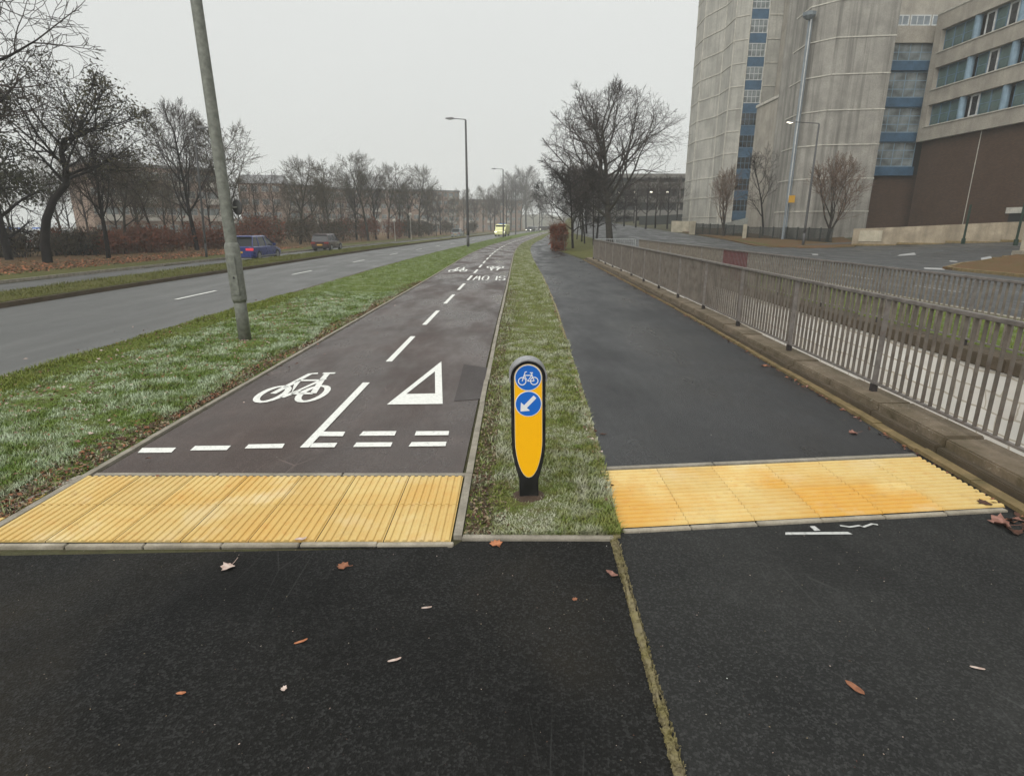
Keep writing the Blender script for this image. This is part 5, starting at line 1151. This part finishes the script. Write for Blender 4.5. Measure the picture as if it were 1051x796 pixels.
blades('grass', 36000, off(xCyR,.20), off(xFpL,.025), 3.08, 9, .015, .05, M['grass_c'], 'mixed green and straw grass of the central strip', 4, yp=1.4)
blades('grass', 34000, off(xCyR,.06), off(xFpL,-.0), 9, 75, .02, .055, M['grass_c'], 'frosted grass of the central strip farther off', 5, yp=1.4)
blades('grass', 9000, lambda y: 6.7, lambda y: 9.5, 5, 32, .04, .11, M['grass_near'], 'rough grass between the far railing and the side road', 6, zf=lambda x,y: .05)
def litter(name, n, fx, fy, size, mats, label, seed, zf=lambda x, y: .012):
    rnd = random.Random(seed); L = MB(); idx = []
    for i in range(n):
        y = fy(rnd); x = fx(y, rnd); s_ = size*rnd.uniform(.4,1.2); a = Vector((rnd.gauss(0,1),rnd.gauss(0,1),rnd.gauss(0,.25))).normalized(); b = Vector((-a.y,a.x,rnd.gauss(0,.35))).normalized(); c = Vector((x,y,zf(x,y)+s_*.25*rnd.random()))
        k_ = len(L.v); L.add([c-a*s_, c-a*s_*.2-b*s_*.6+Vector((0,0,s_*.2)), c+a*s_, c+a*s_*.1+b*s_*.6+Vector((0,0,s_*.3)), c], [(0,1,4),(1,2,4),(2,3,4),(3,0,4)]); idx += [rnd.randrange(len(mats))]*4
    o = L.build(name, mats[0]); [o.data.materials.append(m) for m in mats[1:]]; o.data.polygons.foreach_set('material_index', idx); tag(o, label, kind='stuff'); return o
LM = [M['deadleaf'], M['paleleaf'], M['darkleaf'], M['pinkleaf']]
LD = [M['darkleaf'], M['deadleaf'], M['darkleaf']]
blades('grass', 2500, off(xCyR,.04), off(xCyR,.26), 3.08, 12, .012, .04, M['grass_c'], 'thin grass pushing through the leaves of the central strip', 13, yp=1.4)
blades('grass', 3000, off(xCyL,-.35), off(xCyL,-.03), 3.3, 16, .012, .04, M['grass_c'], 'thin grass pushing through the leaves along the cycle path edging', 14, yp=1.4)
blades('grass', 26000, off(xMed,.1), off(xKerbF,-.1), 11, 60, .03, .08, M['grass_res'], 'dull winter grass on the central reservation', 15, yp=1.4)
litter('leaf_litter', 9000, lambda y, r: xCyL(y)-.04-abs(r.gauss(0,.2+.1*math.sin(y*1.9))), lambda r: 3.3+16*r.random()**1.4, .020, [M['brownleaf'], M['straw'], M['brownleaf'], M['darkleaf'], M['deadleaf']], 'brown crumbled leaves along the outer edging of the cycle path', 1)
litter('leaf_litter', 6500, lambda y, r: xCyR(y)+.04+abs(r.gauss(0,.17)), lambda r: 3.1+14*r.random()**1.4, .016, [M['brownleaf'], M['straw'], M['darkleaf'], M['brownleaf']], 'brown crumbled leaves along the cycle path side of the central strip', 2)
litter('leaf_litter', 2600, lambda y, r: -4.7+r.gauss(0,.7), lambda r: 3.6+11*r.random(), .026, LM, 'scattered brown leaves lying in the verge grass', 3, zf=lambda x,y: .022)
litter('leaf_litter', 420, lambda y, r: xFpR(y)-.0-abs(r.gauss(0,.035)), lambda r: 3.2+26*r.random()**1.1, .024, [M['darkleaf'],M['deadleaf'],M['pinkleaf'],M['darkleaf']], 'dead leaves caught along the foot of the stone coping', 4, zf=lambda x,y: .004)
litter('leaf_litter', 1600, lambda y, r: xFpR(y)+.09+r.random()*.03, lambda r: 2.5+26*r.random(), .016, LD, 'leaf mould in the joint under the coping', 5, zf=lambda x,y: .01)
litter('leaf_litter', 6000, lambda y, r: xCwL(y)-2.0-abs(r.gauss(0,4)), lambda r: 22+40*r.random(), .09, [M['deadleaf'], M['orangeleaf'], M['brownleaf']], 'orange leaves strewn under the trees beyond the far carriageway', 6, zf=lambda x,y: -.43)
litter('leaf_litter', 260, lambda y, r: xFpL(y)-.02+r.gauss(0,.03), lambda r: 3.2+14*r.random(), .022, LM, 'dead leaves along the mossy footpath edging', 7)
litter('grit', 700, lambda y, r: r.uniform(-3.2, 3.2), lambda r: 1.4+2.0*r.random(), .0035, [M['straw'], M['kerb'], M['paleleaf'], M['darkleaf']], 'tiny grit and plant scraps scattered over the foreground tarmac', 21, zf=lambda x,y: .003)
litter('grit', 500, lambda y, r: r.uniform(-3.0, 3.2), lambda r: 4.2+6*r.random(), .005, [M['straw'], M['kerb'], M['darkleaf'], M['brownleaf']], 'small debris scattered over the cycle path and footpath', 22, zf=lambda x,y: .014)
litter('leaf_litter', 70, lambda y, r: 3.12+abs(r.gauss(0,.10)), lambda r: 2.55+.75*r.random(), .030, [M['darkleaf'],M['pinkleaf'],M['darkleaf'],M['deadleaf']], 'drift of dark wet leaves at the kerb right of the orange tactile paving', 23, zf=lambda x,y: .006)
blades('moss_tufts', 2600, lambda y: .548+.045*(y-1.5)/2.0, lambda y: .592+.045*(y-1.5)/2.0, .9, 3.05, .004, .013, M['mossy'], 'moss and tiny weeds in the joint between the two tarmacs', 24, zf=lambda x,y: .008, yp=1)
def leaf(pos, size, m, label, rz, curl=.25, stalk=True, kind='maple', z=.004):
    """a fallen leaf with lobes, curled edges and a stalk"""
    t = empty('fallen_leaf', (*pos, z), label, 'leaf', 'fallen leaves on the paths', rz); mb = MB()
    lobes = {'maple': [(0,1,0),(18,.72,1),(38,.92,0),(58,.66,1),(80,.85,0),(105,.58,1),(130,.6,0),(160,.35,1)], 'oval': [(0,1,0),(25,.7,0),(50,.45,0),(90,.36,0),(130,.5,0),(160,.8,0)], 'strip': [(0,1,0),(10,.9,0),(35,.38,0),(145,.38,0),(170,.9,0)]}[kind]
    pts = [(math.radians(90-a), r_) for a, r_, _ in lobes]+[(math.radians(270), .3 if kind == 'maple' else 1)]+[(math.radians(90+a), r_*.92) for a, r_, _ in reversed(lobes[1:])]
    v = [(0,0,.002)]
    for a, r_ in pts:
        x_, y_ = math.cos(a)*r_*size, math.sin(a)*r_*size; v.append((x_, y_, curl*(x_*x_+.3*y_*y_)/size+.002+curl*.12*size*math.sin(a*3)))
    n = len(pts); mb.add(v+[(q[0],q[1],q[2]-.0015) for q in v], [(0,i+1,(i+1)%n+1) for i in range(n)]+[(n+1,n+1+(i+1)%n+1,n+1+i+1) for i in range(n)])
    mb.build('blade', m, t)
    if stalk: MB().tube([(0,-.1*size,.003),(.1*size,-size*.7,.012),(.3*size,-size*1.25,.02)], .0016, 5).build('stalk', m, t)
    return t
leaf(G(236,582), .050, M['paleleaf'], 'pale dried leaf with its stalk sticking up, below the left tactile paving', R(150), .5)
leaf(G(353,582), .045, M['deadleaf'], 'reddish brown leaf on the black tarmac below the middle of the left tactile paving', R(60), .2)
leaf(G(309,556), .036, M['paleleaf'], 'whitish crumpled leaf lying on the edging stones of the left tactile paving', R(100), .6, False, 'oval', z=.018)
leaf(G(509,559), .050, M['orangeleaf'], 'orange lobed leaf just below the end of the grass strip', R(10), .2)
leaf(G(628,590), .042, M['pinkleaf'], 'curled pinkish leaf beside the mossy joint', R(40), .9, False, 'oval')
leaf(G(590,616), .018, M['deadleaf'], 'tiny brown leaf scrap left of the mossy joint', R(20), .3, False)
leaf(G(309,659), .030, M['orangeleaf'], 'small tan sliver of leaf on the left tarmac', R(120), .3, False, 'strip')
leaf(G(292,708), .018, M['paleleaf'], 'crumbled pale leaf fragments near the bottom left', R(70), .5, False)
leaf(G(186,712), .020, M['orangeleaf'], 'small orange brown scrap near the bottom left', R(95), .3, False, 'oval')
leaf(G(877,706), .042, M['deadleaf'], 'brown oblong leaf on the grey tarmac at the lower right', R(25), .1, False, 'oval')
leaf(G(1003,686), .028, M['paleleaf'], 'thin tan leaf stalk lying at the right of the grey tarmac', R(70), .1, False, 'strip')
leaf(G(1030,539), .085, M['pinkleaf'], 'large curled dead leaf at the kerb beyond the right tactile paving', R(60), .7)
leaf(G(1040,546), .060, M['darkleaf'], 'dark crumpled leaf beside the large one at the kerb', R(160), .8)
leaf(G(1012,518), .060, M['darkleaf'], 'dark wet leaf stuck on the right end of the orange tactile paving', R(100), .2, False, z=.014)
leaf(G(877,445), .055, M['pinkleaf'], 'reddish leaf lying on the footpath near the coping', R(80), .5)
leaf(G(785,376), .060, M['deadleaf'], 'small brown leaf on the footpath edge halfway along the railing', R(30), .4)
leaf(G(405,678), .030, M['paleleaf'], 'thin bent straw coloured stalk in the middle of the black tarmac', R(110), .4, False, 'strip')
leaf(G(438,624), .026, M['paleleaf'], 'pale straw scrap above the bent stalk on the black tarmac', R(100), .2, False, 'strip')
leaf(G(619,446), .035, M['darkleaf'], 'black scrap at the edge of the footpath near the bollard', R(80), .6, False, 'oval')

# far wooded ridge that closes the view where the road bends away
rnd = random.Random(5); mb = MB(); v = []; f = []; nx_ = 90; ny_ = 8
for j in range(ny_+1):
    for i in range(nx_+1):
        x = -260+620*i/nx_; t = j/ny_; h = (7.5+2.5*math.sin(x*.021+1)+1.2*math.sin(x*.09)+rnd.uniform(-.8,.8))*math.sin(math.pi*min(1, t*.6))
        v.append((x+rnd.uniform(-2,2), 420+90*t+rnd.uniform(-3,3)+(.02*abs(x)), -1+h))
for j in range(ny_):
    for i in range(nx_): f.append((j*(nx_+1)+i, j*(nx_+1)+i+1, (j+1)*(nx_+1)+i+1, (j+1)*(nx_+1)+i))
mb.v = v; mb.f = f; hm_ = mat('wooded_hill', (.05,.045,.03), .95); n = NT(hm_); n.col(n.mix(n.ramp(n.noise(.12, 6), .4, .6), (.05,.045,.03), (.09,.085,.045))); mb.build('hills', hm_)['kind'] = 'structure'
# ------------------------------------------------------------------ air
hz = MB().box(-720, 720, -70, 640, -4.4, 66).build('haze', None); hz['kind'] = 'stuff'; hz['label'] = 'grey winter mist'
hm = bpy.data.materials.new('mist'); hm.use_nodes = True; hm.node_tree.nodes.clear(); ho = hm.node_tree.nodes.new('ShaderNodeOutputMaterial'); hv = hm.node_tree.nodes.new('ShaderNodeVolumePrincipled')
hv.inputs['Color'].default_value = (.97,.98,.97,1); hv.inputs['Density'].default_value = .0011; hm.node_tree.links.new(hv.outputs[0], ho.inputs['Volume']); hz.data.materials.append(hm)
